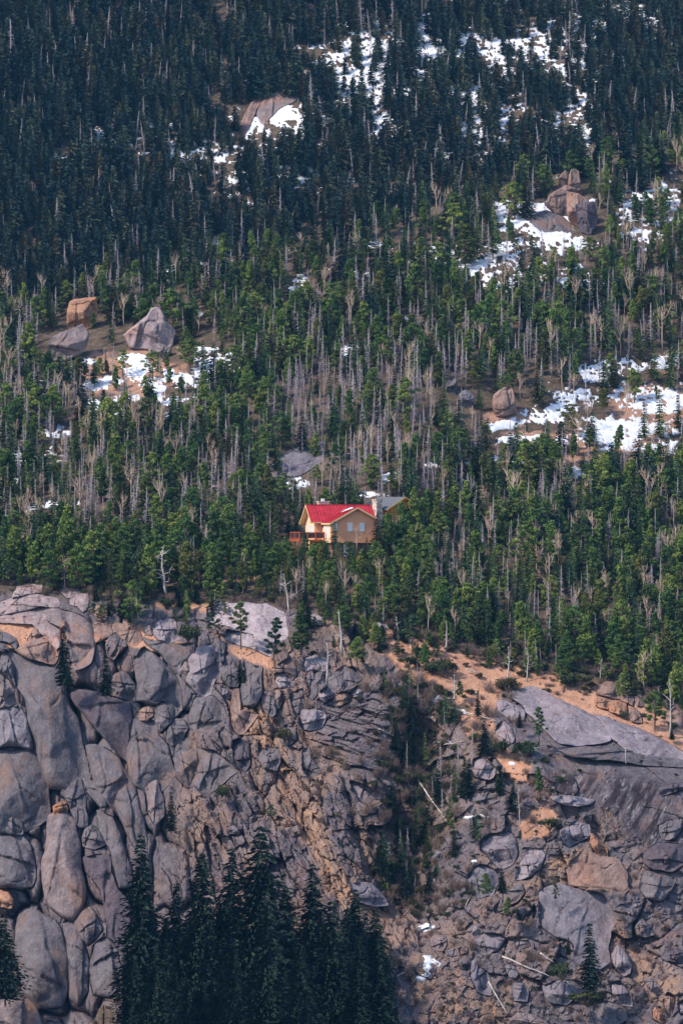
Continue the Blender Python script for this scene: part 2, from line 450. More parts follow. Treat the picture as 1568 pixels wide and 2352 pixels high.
# regions of differently broken rock
def reg(poly, w): return 1 - sstep(-w, w, sdf(poly, GX, GY) + 30 * fbm(GX / 110, GY / 110, 33, 3))
ctr = (GY > 1300)
wL = reg([(-500, 1300), (470, 1300), (480, 1600), (420, 1900), (560, 2900), (-500, 2900)], 40)
wS = reg([(1120, 1560), (2000, 1500), (2000, 2010), (1560, 2010), (1440, 1900), (1300, 1830)], 30)
wR = reg([(960, 1680), (1180, 1660), (1300, 1830), (1450, 1930), (2000, 2010), (2000, 2900), (900, 2900), (960, 2150)], 40) * (1 - wS)
wH = reg([(760, 1590), (900, 1590), (960, 1680), (920, 1790), (760, 1770), (720, 1680)], 22)
wM = np.clip(1 - wL - wS - wR, 0, 1)
rdg = lambda w, h, ang, s: 1 - 2 * np.abs(fbm((U * math.cos(ang) + Vv * math.sin(ang)) / w, (-U * math.sin(ang) + Vv * math.cos(ang)) / h, s, 4))
blkL = blocks(U, Vv, 6.5, 15, -0.14, 1, 1.3, 1.2, 2.6, 0.07, 1.6) + blocks(U, Vv, 2.2, 5.0, -0.2, 2, 0.35, 0.5, 0.5, 0.1, 0.3) + 0.25 * fbm(U / 2.2, Vv / 4, 9, 4) + 0.5 * rdg(3.0, 9.0, -0.2, 73)
blkM = blocks(U, Vv, 5.0, 10, -0.42, 3, 1.5, 2.2, 1.2, 0.09, 0.2) + blocks(U, Vv, 1.5, 3.4, -0.5, 4, 0.62, 1.2, 0.5, 0.1, 0.0) + blocks(U, Vv, 0.7, 1.5, -0.45, 5, 0.25, 0.4, 0.2, 0.12) + 1.1 * rdg(2.6, 9.0, -0.5, 71) + 0.4 * rdg(0.9, 3.0, -0.6, 72)
blkH = blocks(U, Vv, 7.0, 1.5, 0.22, 6, 0.8, 1.0, 0.8, 0.12, 0.3) + blocks(U, Vv, 3.0, 0.7, 0.24, 7, 0.4, 0.5, 0.4, 0.12)
blkS = blocks(U, Vv, 18, 5.5, 0.62, 8, 0.5, 0.5, 0.6, 0.05) + 0.35 * fbm((U * .81 + Vv * .58) / 9, (-U * .58 + Vv * .81) / 0.9, 12, 4) + 0.2 * fbm(U / 1.5, Vv / 1.5, 13, 3)
blkR = blocks(U, Vv, 8.5, 7.0, 0.35, 14, 1.4, 2.0, 0.8, 0.05, 0.0) + blocks(U, Vv, 1.7, 1.5, 0.5, 15, 0.25, 0.6, 0.2, 0.1, 0.0) + 0.45 * rdg(3, 2.2, 0.4, 75) + 0.2 * fbm(U / 1.2, Vv / 1.2, 16, 3)
stain = np.maximum(stain, np.clip(wM * 0.5 + wR * 0.36 + wL * .10, 0, .5) * sstep(-.15, .35, fbm(GX / 70, GY / 110, 66, 4)) * wc)
tot = wL + wM + wS + wR
blk = (wL * blkL + wM * blkM + wS * blkS + wR * blkR) / tot
blk = blk * (1 - wH) + wH * blkH
rock_w = wc * (1 - 0.92 * np.minimum(gravel, 1)) * (1 - 0.45 * np.minimum(floor_, 1))
rock_w *= 0.35 + 0.65 * sstep(10, 110, GY - TT)
disp = blk * rock_w + 0.12 * fbm(U / 1.0, Vv / 0.6, 18, 3) * gravel
disp += 1.6 * fbm(U / 14, Vv / 18, 19, 3) * wc
# rubble under the trees and on the talus
disp += (blocks(U, Vv, 1.4, 0.9, 0.1, 21, 0.22, 0.35, 0.2, 0.12, 0.1)) * np.clip(floor_, 0, 1) * wc

# ------------------------------------------------------------------ boulders and slabs traced one by one
def smooth_closed(P, m):
    P = np.asarray(P, float); n = len(P); out = []
    seg = np.hypot(*(np.roll(P, -1, 0) - P).T); cum = np.concatenate([[0], np.cumsum(seg)]); L = cum[-1]
    for q in np.linspace(0, L, m, endpoint=False):
        i = min(np.searchsorted(cum, q, 'right') - 1, n - 1); t = (q - cum[i]) / max(seg[i], 1e-6)
        p0, p1, p2, p3 = P[i - 1], P[i], P[(i + 1) % n], P[(i + 2) % n]
        cr = 0.5 * ((2 * p1) + (-p0 + p2) * t + (2 * p0 - 5 * p1 + 4 * p2 - p3) * t * t + (-p0 + 3 * p1 - 3 * p2 + p3) * t ** 3)
        li = p1 + (p2 - p1) * t
        out.append(0.3 * cr + 0.7 * li)
    return np.array(out)

ROCK_N = [0]
def rock(tile, pts, thick, material, label, name='boulder', cat='boulder', mode='lie', group=None, fwd=0.0, facet=0.85, p=3.2):
    if tile == 'C': facet = 0.4
    ROCK_N[0] += 1; sd_ = 300 + ROCK_N[0] * 7
    P = smooth_closed(tp(tile, pts), 88)
    mn, mx = P.min(0), P.max(0); c = P.mean(0)
    if tile in 'ABC':                                       # neighbours in the wall press against each other
        P = c + (P - c) * (1 + np.array([5.0, 4.0]) / np.maximum(mx - mn, 10)); mn, mx = P.min(0), P.max(0)
    size = float(np.sqrt((mx - mn).prod()))
    P = P + np.stack([fbm(P[:, 0] / (size * .22), P[:, 1] / (size * .22), sd_, 3), fbm(P[:, 0] / (size * .22) + 50, P[:, 1] / (size * .22), sd_ + 1, 3)], -1) * size * 0.035
    m = len(P)
    fr = np.concatenate([np.linspace(0, .7, 15)[1:], 0.7 + 0.3 * np.sin(np.linspace(0, 1, 14)[1:] * math.pi / 2)])
    q = P - c
    # a main spine so that long slabs stay flat-topped
    f = fr[:, None, None]
    front = c + q[None] * f
    X = np.concatenate([[c], front.reshape(-1, 2)]); F_ = np.concatenate([[0.0], np.repeat(fr, m)])
    mpp = K * 560
    hh = thick * np.clip(1 - F_ ** p, 0, 1) ** 0.5
    lr = np.random.default_rng(sd_)
    uu, vv = (X[:, 0] - c[0]) * mpp, (X[:, 1] - c[1]) * mpp
    half = size * mpp * 0.5
    span = max(float(mx[1] - mn[1]), 4.0)
    low = np.clip((X[:, 1] - mn[1]) / span, 0, 1)           # blocks lean out: thin at the top, thick and overhanging below
    if mode == 'lie': hh = hh * (0.42 + 0.68 * low ** 0.8)
    hu, hv = (mx[0] - mn[0]) * mpp / 2, (mx[1] - mn[1]) * mpp / 2
    for k in range(5):                                     # chisel: flat planes cut the bulge
        a = lr.uniform(0, 2 * math.pi); sl = lr.uniform(0.35, 1.25) * thick
        pl = thick * lr.uniform(0.8, 1.1) - sl * (uu / hu * math.cos(a) + vv / hv * math.sin(a))
        hh = hh * (1 - facet) + facet * np.minimum(hh, np.maximum(pl, 0.0))
    for k in range(2):                                     # a joint with one side standing proud
        a = lr.uniform(-0.5, 0.5) + (0 if k else 1.57); o_ = lr.uniform(-0.5, 0.5)
        s_ = uu / hu * math.cos(a) + vv / hv * math.sin(a) - o_ + 0.12 * fbm(uu / 3, vv / 3, sd_ + 6 + k, 2)
        hh = hh - np.clip(1 - F_ ** 6, 0, 1) * lr.uniform(0.08, 0.22) * thick * sstep(-0.02, 0.02, s_)
    edge = np.clip(1 - F_ ** 8, 0, 1)
    hh = hh + edge * (0.13 * thick * fbm(uu / (half * .6), vv / (half * .9), sd_ + 2, 4) + 0.28 * fbm(uu / 1.6, vv / 1.9, sd_ + 3, 4))
    hh = hh - edge * 0.5 * np.exp(-(np.abs(fbm(uu / (half * .8), vv / (half * 1.1), sd_ + 4, 2)) / 0.03) ** 2)   # hairline joints
    # backside, shallower
    bf = np.array([0.95, 0.75, 0.45]); back = c + q[None] * bf[:, None, None]
    XB = np.concatenate([back.reshape(-1, 2), [c]]); FB = np.concatenate([np.repeat(bf, m), [0.0]])
    hb = -0.55 * thick * np.clip(1 - FB ** 2, 0, 1) ** 0.5
    XA = np.concatenate([X, XB]); HA = np.concatenate([hh, hb])
    if mode == 'lie':
        e = max(6.0, size * 0.2)
        dc = Dbase(np.array([c[0]] * 5) + np.array([0, e, -e, 0, 0]), np.array([c[1]] * 5) + np.array([0, 0, 0, e, -e]))
        g = np.array([(dc[1] - dc[2]) / (2 * e), np.clip((dc[3] - dc[4]) / (2 * e), -0.16, 0.0)])
        y = dc.mean() + (XA - c) @ g - HA - fwd + 0.15 * thick
    else:
        db = float(Dbase(np.array([c[0]]), np.array([mx[1]]))[0])
        y = db + thick * 0.3 + (mx[1] - XA[:, 1]) * 0.012 - HA - fwd
    V = W3(XA[:, 0], XA[:, 1], y)
    nF = len(fr)
    idx = 1 + np.arange(nF * m).reshape(nF, m)
    ib = len(X) + np.arange(3 * m).reshape(3, m); last = len(XA) - 1
    r = lambda a: np.roll(a, -1)
    tris = [np.stack([np.zeros(m, int), idx[0], r(idx[0])], -1), np.stack([np.full(m, last), r(ib[2]), ib[2]], -1)]
    rings = [idx[k] for k in range(nF)] + [ib[k] for k in range(3)]
    quads = [np.stack([a, b2, r(b2), r(a)], -1) for a, b2 in zip(rings[:-1], rings[1:])]
    base = W3(np.array([c[0]]), np.array([mx[1]]), np.array([y.mean()]))[0]
    me = raw_mesh(name, V - base, [np.concatenate(tris), np.concatenate(quads)], M[material])
    o = link(name, me); o.location = base
    tag(o, label, cat, group)
    # settle the bedrock behind it so that a real joint opens round the block
    if mode == 'lie' and size > 14:
        x0, x1 = np.searchsorted(cols, [mn[0] - 8, mx[0] + 8]); y0, y1 = np.searchsorted(rows, [mn[1] - 8, mx[1] + 8])
        if x1 > x0 + 1 and y1 > y0 + 1:
            sx, sy = GX[y0:y1, x0:x1], GY[y0:y1, x0:x1]
            gap = lr.uniform(0.3, 3.2)
            d = sdf(P[::2] + np.array([gap * 0.7, gap]), sx, sy)
            w = 1 - sstep(-4.0, 1.5, d)
            disp[y0:y1, x0:x1] = disp[y0:y1, x0:x1] * (1 - w) + w * (-0.35 * thick - 0.9)
    return o

ROCKS = [
 # left summit of the cliff
 ('A', [(0,165),(90,130),(200,95),(330,105),(440,120),(475,160),(465,200),(330,190),(270,205),(150,240),(60,255),(-60,262),(-60,190)], 2.2, 'summit', 'low pale slab of smooth granite along the left cliff top', 'granite_slab', 'rock slab'),
 ('A', [(140,30),(220,20),(330,25),(325,80),(200,95),(100,120),(120,75)], 1.6, 'summit', 'small pale knob of rock capping the far left cliff top beside a dark pine'),
 ('A', [(450,40),(540,45),(640,70),(600,110),(540,120),(490,80)], 1.3, 'summit', 'flat pale rock poking out under the pines at the left cliff top'),
 ('A', [(560,125),(650,90),(700,95),(710,150),(690,215),(660,240),(620,190),(560,175)], 1.7, 'summit', 'cracked pinkish boulder at the right end of the left cliff top slab'),
 ('A', [(-60,290),(130,240),(250,235),(400,260),(470,310),(495,400),(480,510),(440,540),(370,440),(350,380),(250,330),(130,300),(-60,320)], 3.0, 'summit', 'grey shoulder of rock curving down left of the great rounded dome', 'granite_slab', 'rock slab'),
 ('A', [(290,195),(420,195),(560,225),(670,275),(735,355),(757,450),(755,560),(715,650),(640,685),(575,700),(545,600),(530,420),(470,300),(400,255),(250,240)], 5.0, 'dome', 'great rounded granite dome with pale top and dark overhung underside'),
 ('A', [(455,275),(510,300),(590,350),(560,395),(510,400),(470,360)], 5.6, 'tan', 'angular brown flake leaning on the front of the great rounded dome'),
 ('A', [(150,520),(230,470),(300,455),(380,440),(440,520),(455,590),(430,655),(330,635),(230,610),(160,580),(130,545)], 3.6, 'tan', 'brown weathered block overhanging the tall left rock face'),
 ('A', [(220,455),(270,370),(320,350),(365,420),(300,450)], 2.4, 'tan', 'small peaked brown rock on the gravel above the overhanging block'),
 ('A', [(-40,410),(50,400),(110,440),(140,490),(120,530),(60,480),(-40,465)], 2.0, 'granite', 'grey tongue of rock at the left edge among tan gravel'),
 ('A', [(0,560),(60,590),(105,650),(110,760),(120,850),(60,760),(-30,700)], 3.0, 'granite', 'narrow grey pillar at the left edge beside the tall rock face', 'rock_pillar', 'rock pillar'),
 ('A', [(-30,720),(50,760),(100,850),(130,960),(60,1000),(-30,985)], 3.2, 'dome', 'tan rounded block at the left edge above the smooth dome'),
 ('A', [(30,530),(110,560),(220,620),(330,670),(440,690),(520,780),(530,870),(570,1000),(610,1100),(650,1220),(690,1340),(700,1450),(720,1568),(560,1680),(400,1640),(330,1500),(300,1350),(240,1150),(200,950),(130,840),(100,680),(60,600)], 5.0, 'granite', 'tallest leaning rock face at left, broad grey slab flecked with lichen', 'granite_slab', 'rock slab'),
 ('A', [(-40,1000),(80,990),(170,1010),(215,1090),(250,1250),(250,1340),(150,1310),(50,1310),(-40,1340)], 4.5, 'grey', 'smooth grey dome at the left edge, upper of two stacked domes'),
 ('A', [(-40,1360),(100,1345),(210,1340),(290,1380),(350,1480),(380,1600),(390,1750),(380,1900),(180,2000),(-40,1990)], 5.5, 'granite', 'large dark dome at the left edge, lower of two stacked domes'),
 # middle left of the cliff
 ('A', [(560,900),(640,860),(720,880),(800,890),(930,930),(1050,990),(1060,1060),(1040,1200),(1010,1300),(1000,1420),(900,1330),(830,1240),(760,1170),(700,1100)], 4.0, 'dark', 'dark smooth face below the two small spruces, white flecked', 'granite_slab', 'rock slab'),
 ('A', [(1080,700),(1110,580),(1150,515),(1250,580),(1330,660),(1400,740),(1440,860),(1450,1000),(1400,1060),(1330,970),(1290,955),(1255,985),(1170,965),(1090,950),(1095,800)], 4.6, 'granite', 'big pale faced block with a black crack along its base, centre left'),
 ('A', [(890,800),(920,740),(980,720),(1030,750),(1080,830),(1085,945),(1000,930),(885,900)], 3.6, 'granite', 'squat block split by one vertical crack, right of the lower dark spruce'),
 ('A', [(850,500),(880,440),(925,420),(990,450),(1010,510),(960,560),(910,612),(860,580)], 3.0, 'granite', 'rounded grey boulder right of the lower dark spruce, near the rim'),
 ('A', [(930,400),(1060,355),(1120,400),(1130,460),(1090,500),(1020,480),(960,440)], 2.2, 'tan', 'tan rounded hump of rock on the rim, left of the pale capped boulder'),
 ('A', [(750,340),(860,320),(960,330),(1005,380),(930,400),(860,440),(770,480),(730,420)], 1.8, 'tan', 'tan ledge of rock right of the great rounded dome'),
 ('A', [(760,180),(830,190),(860,240),(840,300),(780,300),(750,240)], 1.6, 'tan', 'tan upright stone behind the small pine on the left rim'),
 ('A', [(1000,290),(1040,300),(1060,350),(1010,370),(990,330)], 1.2, 'tan', 'small pointed tan stone at the foot of a rim pine'),
 ('A', [(1230,400),(1250,330),(1300,290),(1390,300),(1415,380),(1430,450),(1350,485),(1270,460)], 3.2, 'pale', 'rounded boulder with a pale flat cap sitting on the cliff rim'),
 ('A', [(1155,350),(1180,300),(1240,300),(1240,350),(1210,420),(1160,400)], 2.0, 'dome', 'egg shaped boulder against the left side of the pale capped boulder'),
 ('A', [(1130,440),(1240,470),(1350,490),(1530,490),(1530,570),(1450,650),(1430,740),(1360,670),(1290,580),(1200,520)], 2.6, 'granite', 'smooth slanting slab directly below the pale capped boulder', 'granite_slab', 'rock slab'),
 ('A', [(1440,680),(1500,620),(1530,640),(1530,760),(1490,780),(1450,750)], 2.6, 'dome', 'slim pale edged block left of the leaning egg boulder'),
 ('A', [(1250,1000),(1300,955),(1370,980),(1440,1030),(1400,1080),(1350,1150),(1280,1200),(1240,1110)], 3.2, 'granite', 'pink topped block wedged under the big pale faced block'),
 ('A', [(1085,1060),(1140,1010),(1210,990),(1230,1060),(1180,1110),(1100,1095)], 2.2, 'tan', 'tan rubble block in the hollow under the black crack'),
 ('A', [(1070,1100),(1190,1110),(1240,1110),(1270,1230),(1340,1290),(1370,1400),(1390,1560),(1230,1700),(1050,1600),(1020,1400),(1040,1250)], 4.6, 'granite', 'tall grey buttress right of the long black crack', 'rock_pillar', 'rock pillar'),
 ('A', [(1340,1180),(1390,1100),(1460,1100),(1500,1170),(1450,1260),(1380,1310),(1330,1260)], 3.4, 'granite', 'round knob of rock perched between two tall grey buttresses'),
 ('A', [(1390,1400),(1420,1300),(1490,1240),(1560,1290),(1600,1450),(1600,1600),(1500,1650),(1420,1560)], 4.0, 'granite', 'pointed grey buttress, second right of the long black crack', 'rock_pillar', 'rock pillar'),
 ('A', [(695,1320),(760,1300),(840,1320),(940,1380),(1000,1480),(1060,1620),(1110,1800),(1000,1900),(880,1800),(780,1680),(720,1500)], 4.0, 'granite', 'ribbed grey column left of the long black crack', 'rock_pillar', 'rock pillar'),
 # the leaning egg and broken rim
 ('B', [(100,460),(170,450),(230,500),(220,620),(195,640),(180,510)], 3.0, 'granite', 'dark side slab behind the leaning egg boulder', 'granite_slab', 'rock slab'),
 ('B', [(0,530),(60,510),(180,500),(205,550),(190,640),(190,730),(150,800),(120,890),(60,915),(0,880),(-70,800),(-60,620)], 4.6, 'pale', 'pale egg shaped boulder leaning over a black hollow, left of centre'),
 ('B', [(200,640),(250,590),(310,640),(340,720),(330,830),(270,840),(220,780),(190,700)], 2.6, 'granite', 'grey wedge of rock right of the leaning egg boulder'),
 ('B', [(205,840),(250,860),(290,920),(270,930),(215,920)], 2.0, 'grey', 'small blue grey block in the hollow under the leaning egg'),
 ('B', [(0,920),(70,920),(140,910),(220,1000),(230,1070),(200,1130),(100,1200),(20,1190),(-60,1150),(-40,1000)], 3.4, 'granite', 'streaked block directly below the leaning egg boulder'),
 ('B', [(300,850),(345,850),(365,960),(340,1020),(420,1020),(490,1060),(440,1140),(380,1210),(320,1210),(280,1140),(275,1020)], 2.4, 'tan', 'freshly broken orange rock at the head of the stained chute'),
 ('B', [(380,640),(450,660),(520,680),(530,800),(520,900),(470,990),(380,980),(360,850),(400,760)], 2.8, 'granite', 'fluted columns of rock under the bonsai like pine', 'rock_pillar', 'rock pillar'),
 ('B', [(530,880),(600,880),(640,960),(635,1060),(590,1075),(540,1010)], 2.4, 'granite', 'dark angular block below the fluted columns'),
 ('B', [(620,680),(680,640),(740,600),(790,650),(805,740),(760,780),(690,690)], 2.6, 'granite', 'rounded dark boulder at the foot of the tall thin rim pine'),
 ('B', [(640,730),(750,725),(775,780),(740,840),(670,845),(640,790)], 3.0, 'pale', 'pale faceted boulder wedged under the tall thin rim pine'),
 ('B', [(630,870),(680,870),(690,950),(660,1010),(640,960)], 2.4, 'dome', 'thin upright tan flake below the pale faceted boulder'),
 ('B', [(760,900),(850,850),(860,980),(840,1040),(790,1050),(770,980)], 2.2, 'granite', 'upright grey flake in the broken rim, left of the dark chimney crack'),
 ('B', [(820,1040),(900,1010),(1010,1020),(1030,1090),(1000,1160),(900,1190),(830,1150)], 3.0, 'pale', 'pale topped round boulder in mid cliff, below the dark chimney crack'),
 ('B', [(860,660),(880,610),(940,590),(1040,610),(1060,660),(1040,710),(940,705),(870,715)], 3.0, 'pale', 'smooth white topped boulder on the rim behind a bare snag'),
 ('B', [(935,720),(1040,710),(1045,790),(970,820),(930,760)], 2.6, 'granite', 'grey cube of rock under the white topped rim boulder'),
 ('B', [(880,740),(930,710),(970,830),(970,900),(930,940),(890,900),(910,830)], 2.4, 'granite', 'leaning narrow slab left of the grey cube of rock'),
 ('B', [(1060,760),(1140,690),(1190,660),(1190,800),(1130,870),(1060,820)], 2.6, 'granite', 'slanting flat faced slab right of the grey cube of rock', 'granite_slab', 'rock slab'),
 ('B', [(1190,680),(1260,680),(1330,730),(1310,790),(1250,820),(1180,850)], 2.2, 'granite', 'lichen covered block at the right end of the broken rim'),
 ('B', [(985,880),(1040,840),(1110,850),(1110,900),(1030,960),(990,930)], 2.8, 'pale', 'pale tilted boulder under the slanting flat faced slab'),
 ('B', [(1100,920),(1150,880),(1230,880),(1240,940),(1160,980),(1110,970)], 2.2, 'tan', 'brown rounded boulder between two pale boulders below the rim'),
 ('B', [(1240,870),(1290,830),(1340,880),(1330,930),(1270,920)], 2.0, 'pale', 'pale angular boulder at the right foot of the broken rim'),
 ('B', [(100,200),(200,160),(400,165),(560,180),(700,240),(720,330),(740,430),(620,480),(480,420),(330,380),(230,340),(110,330)], 1.6, 'bright', 'broad bright slab of bare granite behind the rim pines', 'granite_slab', 'rock slab'),
 ('B', [(240,380),(340,390),(500,430),(600,500),(600,590),(480,540),(350,500),(240,450)], 1.2, 'bright', 'lower tongue of the bright slab around the bonsai like pine', 'granite_slab', 'rock slab'),
 ('B', [(890,290),(940,260),(1010,285),(1020,335),(900,340)], 1.2, 'bright', 'small pale flat rock right of the bushy grey pine'),
 ('B', [(1360,330),(1440,322),(1520,340),(1530,362),(1440,352),(1370,345)], 0.8, 'bright', 'long pale flat rock on the gravel at the edge of the forest'),
 ('B', [(0,1330),(120,1340),(230,1400),(330,1500),(260,1568),(100,1700),(0,1650),(-80,1450)], 3.4, 'granite', 'hooded grey slab below the streaked block, mid cliff', 'granite_slab', 'rock slab'),
 ('B', [(290,1270),(340,1240),(420,1300),(430,1450),(390,1510),(330,1480),(300,1380)], 2.6, 'dark', 'smooth dark groove wall left of the stained chute', 'granite_slab', 'rock slab'),
 ('B', [(700,1170),(790,1170),(800,1260),(740,1300),(700,1240)], 2.2, 'granite', 'small white flecked block beside a dark shrub in mid cliff'),
 ('B', [(560,1330),(650,1330),(680,1400),(640,1500),(540,1480),(500,1400)], 2.0, 'granite', 'rough pink grey block beside the stained chute'),
 ('B', [(850,1350),(900,1320),(940,1420),(1000,1520),(900,1560),(850,1480)], 2.2, 'granite', 'slender dark flake at mid cliff, right of the stained chute'),
 # lower left
 ('C', [(480,0),(640,0),(690,200),(700,380),(620,390),(560,230),(500,130)], 3.0, 'granite', 'grey column rising behind the great teardrop monolith', 'rock_pillar', 'rock pillar'),
 ('C', [(670,10),(730,0),(860,60),(890,180),(910,310),(830,270),(760,180),(700,120)], 3.2, 'granite', 'narrow cracked column above the round knob by the monolith', 'rock_pillar', 'rock pillar'),
 ('C', [(900,60),(1000,-80),(1060,0),(1110,150),(1160,400),(1180,600),(1080,560),(990,400),(930,250)], 3.2, 'granite', 'long thin pinkish fin of rock beside a black chimney', 'rock_pillar', 'rock pillar'),
 ('C', [(1170,70),(1250,20),(1300,150),(1310,300),(1240,380),(1180,250)], 2.6, 'dome', 'pale upright flake with a rusty edge near the small cliff spruce'),
 ('C', [(780,260),(900,310),(960,430),(990,560),(1050,700),(1050,850),(950,880),(900,700),(870,560),(800,420)], 3.4, 'granite', 'tall slab with a scalloped right edge left of the dark spruces', 'granite_slab', 'rock slab'),
 ('C', [(660,470),(690,400),(740,375),(800,440),(840,530),(760,570),(670,540)], 3.4, 'granite', 'round knob of rock resting right of the teardrop monolith'),
 ('C', [(670,640),(800,610),(880,620),(900,760),(960,900),(1040,1000),(1040,1200),(980,1400),(900,1300),(850,1270),(830,1000),(770,850),(700,750)], 3.4, 'dark', 'dark flat panel of rock right of the teardrop monolith', 'granite_slab', 'rock slab'),
 ('C', [(400,290),(470,270),(545,275),(590,330),(610,420),(635,520),(640,700),(670,810),(685,920),(655,1030),(580,1130),(500,1110),(420,1030),(360,960),(340,800),(345,650),(375,480),(385,380)], 5.4, 'dome', 'great teardrop monolith standing upright, rust stained on its left side', 'rock_monolith', 'monolith'),
 ('C', [(430,225),(515,180),(540,240),(525,280),(440,285)], 2.6, 'orange', 'orange capstone balanced on the tip of the teardrop monolith'),
 ('C', [(-40,460),(90,450),(190,465),(245,560),(275,680),(285,800),(250,870),(130,880),(-40,850)], 4.6, 'granite', 'flat topped round boulder at the left edge beside the monolith'),
 ('C', [(30,270),(80,215),(130,250),(170,330),(180,450),(90,450),(40,430)], 3.0, 'granite', 'pointed block standing on the flat topped boulder at left'),
 ('C', [(-40,900),(60,910),(100,980),(90,1040),(-40,1020)], 2.4, 'orange', 'orange rock at the left edge under the flat topped boulder'),
 ('C', [(150,1100),(230,1060),(330,1065),(440,1130),(500,1250),(530,1360),(550,1500),(540,1700),(500,1830),(300,1850),(180,1700),(130,1400),(130,1200)], 5.0, 'granite', 'huge rounded boulder below the monolith, flecked with lichen'),
 ('C', [(500,1150),(560,1120),(610,1200),(660,1290),(700,1400),(710,1550),(690,1700),(620,1830),(550,1750),(555,1550),(540,1350)], 4.0, 'granite', 'slim curved boulder directly under the tip of the monolith'),
 ('C', [(600,1140),(650,1060),(710,1030),(770,1090),(815,1200),(760,1290),(700,1340),(650,1280),(610,1200)], 3.8, 'granite', 'angular boulder wedged against the right foot of the monolith'),
 ('C', [(750,1340),(800,1290),(860,1275),(920,1350),(960,1480),(985,1600),(990,1720),(870,1760),(750,1730),(720,1550),(740,1430)], 4.6, 'granite', 'egg shaped boulder at lower left, rightmost of three under the monolith'),
 ('C', [(-60,1620),(80,1640),(180,1710),(280,1830),(340,1960),(340,2070),(-60,2070)], 4.6, 'dome', 'pale backed boulder cut by the lower left corner'),
 ('C', [(1370,1560),(1470,1540),(1568,1590),(1680,1700),(1740,1760),(1640,1800),(1500,1760),(1420,1650)], 3.0, 'pale', 'pale wedge boulder among the dark spruces at the bottom'),
 ('C', [(1330,1830),(1400,1790),(1480,1830),(1500,1960),(1390,2010),(1320,1930)], 2.4, 'dark', 'dark block under the pale wedge boulder at the bottom'),
 # gully and right side
 ('D', [(970,940),(1030,905),(1090,960),(1120,1040),(1100,1090),(1030,1110),(965,1030)], 3.0, 'pale', 'lone teardrop boulder at the lower end of the long fallen log'),
 ('D', [(820,1170),(860,1140),(890,1190),(860,1215)], 1.6, 'granite', 'small stone on top of the stacked boulders in the gully'),
 ('D', [(770,1210),(830,1190),(930,1250),(965,1290),(950,1370),(870,1385),(790,1350),(770,1280)], 3.0, 'pale', 'pale flat faced boulder topping the stack right of the gully'),
 ('D', [(905,1220),(950,1200),(1020,1270),(1000,1330),(950,1270)], 2.0, 'granite', 'wedge stone behind the pale boulder of the gully stack'),
 ('D', [(730,1440),(850,1440),(960,1400),(965,1450),(900,1470),(780,1475)], 1.8, 'granite', 'thin layered block under the pale boulder of the gully stack'),
 ('D', [(740,1480),(860,1480),(960,1470),(1000,1540),(900,1590),(760,1560)], 2.0, 'granite', 'bottom block of the boulder stack right of the gully'),
 ('D', [(80,1080),(160,1070),(230,1110),(190,1140),(100,1130)], 1.4, 'pale', 'small pale rock at the left side of the brushy gully'),
 ('E', [(75,350),(140,340),(300,420),(300,500),(180,500),(90,430)], 1.8, 'pale', 'rounded left shoulder of the great sloping slab', 'granite_slab', 'rock slab'),
 ('E', [(165,290),(380,225),(560,330),(720,400),(900,490),(980,600),(1000,660),(900,690),(700,710),(560,690),(430,560),(300,440),(290,400)], 2.6, 'pale', 'great sloping pale slab on the right below the gravel ridge', 'granite_slab', 'rock slab'),
 ('E', [(840,470),(1000,490),(1200,560),(1400,660),(1568,760),(1700,850),(1700,900),(1568,880),(1300,850),(1100,840),(1130,760),(1000,640),(920,540)], 2.6, 'pale', 'second pale slab running down to the right edge of the picture', 'granite_slab', 'rock slab'),
 ('E', [(560,740),(700,720),(900,720),(1000,700),(1150,740),(1350,780),(1568,830),(1700,850),(1700,910),(1568,890),(1300,870),(1100,850),(900,830),(680,800)], 3.4, 'granite', 'long dark ledge overhanging the streaked face on the right', 'granite_slab', 'rock slab'),
 ('E', [(880,270),(920,195),(1010,195),(1040,240),(1060,330),(1000,330),(880,295)], 2.2, 'tan', 'top block of the stacked tan tor on the gravel ridge'),
 ('E', [(860,340),(890,310),(980,340),(970,420),(870,395)], 2.2, 'orange', 'lower left rust block of the stacked tor on the gravel ridge'),
 ('E', [(980,360),(1080,350),(1120,370),(1120,450),(1060,470),(970,425)], 2.4, 'orange', 'lower right rust block of the stacked tor on the gravel ridge'),
 ('E', [(1050,300),(1110,290),(1175,320),(1170,390),(1120,370),(1070,350)], 1.8, 'tan', 'blunt stone between the stacked tor and the small spire'),
 ('E', [(1185,320),(1215,255),(1250,320),(1265,390),(1200,390)], 1.6, 'tan', 'small pointed spire of rock right of the stacked tor', 'rock_pinnacle', 'rock pinnacle'),
 ('E', [(1130,450),(1180,400),(1230,440),(1240,530),(1150,510)], 1.8, 'tan', 'rough boulder below the small spire on the gravel ridge'),
 ('E', [(1480,380),(1530,375),(1560,430),(1600,470),(1600,600),(1480,520)], 2.0, 'tan', 'brown boulder at the right edge behind the tall silver snag'),
 ('E', [(590,240),(620,235),(625,270),(600,275)], 0.8, 'tan', 'lone small stone in the gravel above the great sloping slab'),
 ('E', [(1380,1030),(1568,1000),(1700,990),(1700,1070),(1568,1060),(1390,1110)], 2.6, 'dark', 'dark stepped ledge at the right edge below the streaked face', 'granite_slab', 'rock slab'),
 ('E', [(1370,1350),(1480,1300),(1560,1280),(1560,1380),(1500,1460),(1400,1460)], 2.6, 'granite', 'angular block at the right edge below the dark stepped ledge'),
 ('E', [(580,1390),(700,1310),(820,1340),(830,1430),(760,1470),(660,1520),(600,1480)], 2.8, 'pale', 'pale block overhanging the orange scoop on the right'),
 ('E', [(825,1395),(880,1440),(960,1530),(970,1600),(880,1580),(820,1490)], 2.6, 'orange', 'glowing orange flake at the right of the overhanging pale block'),
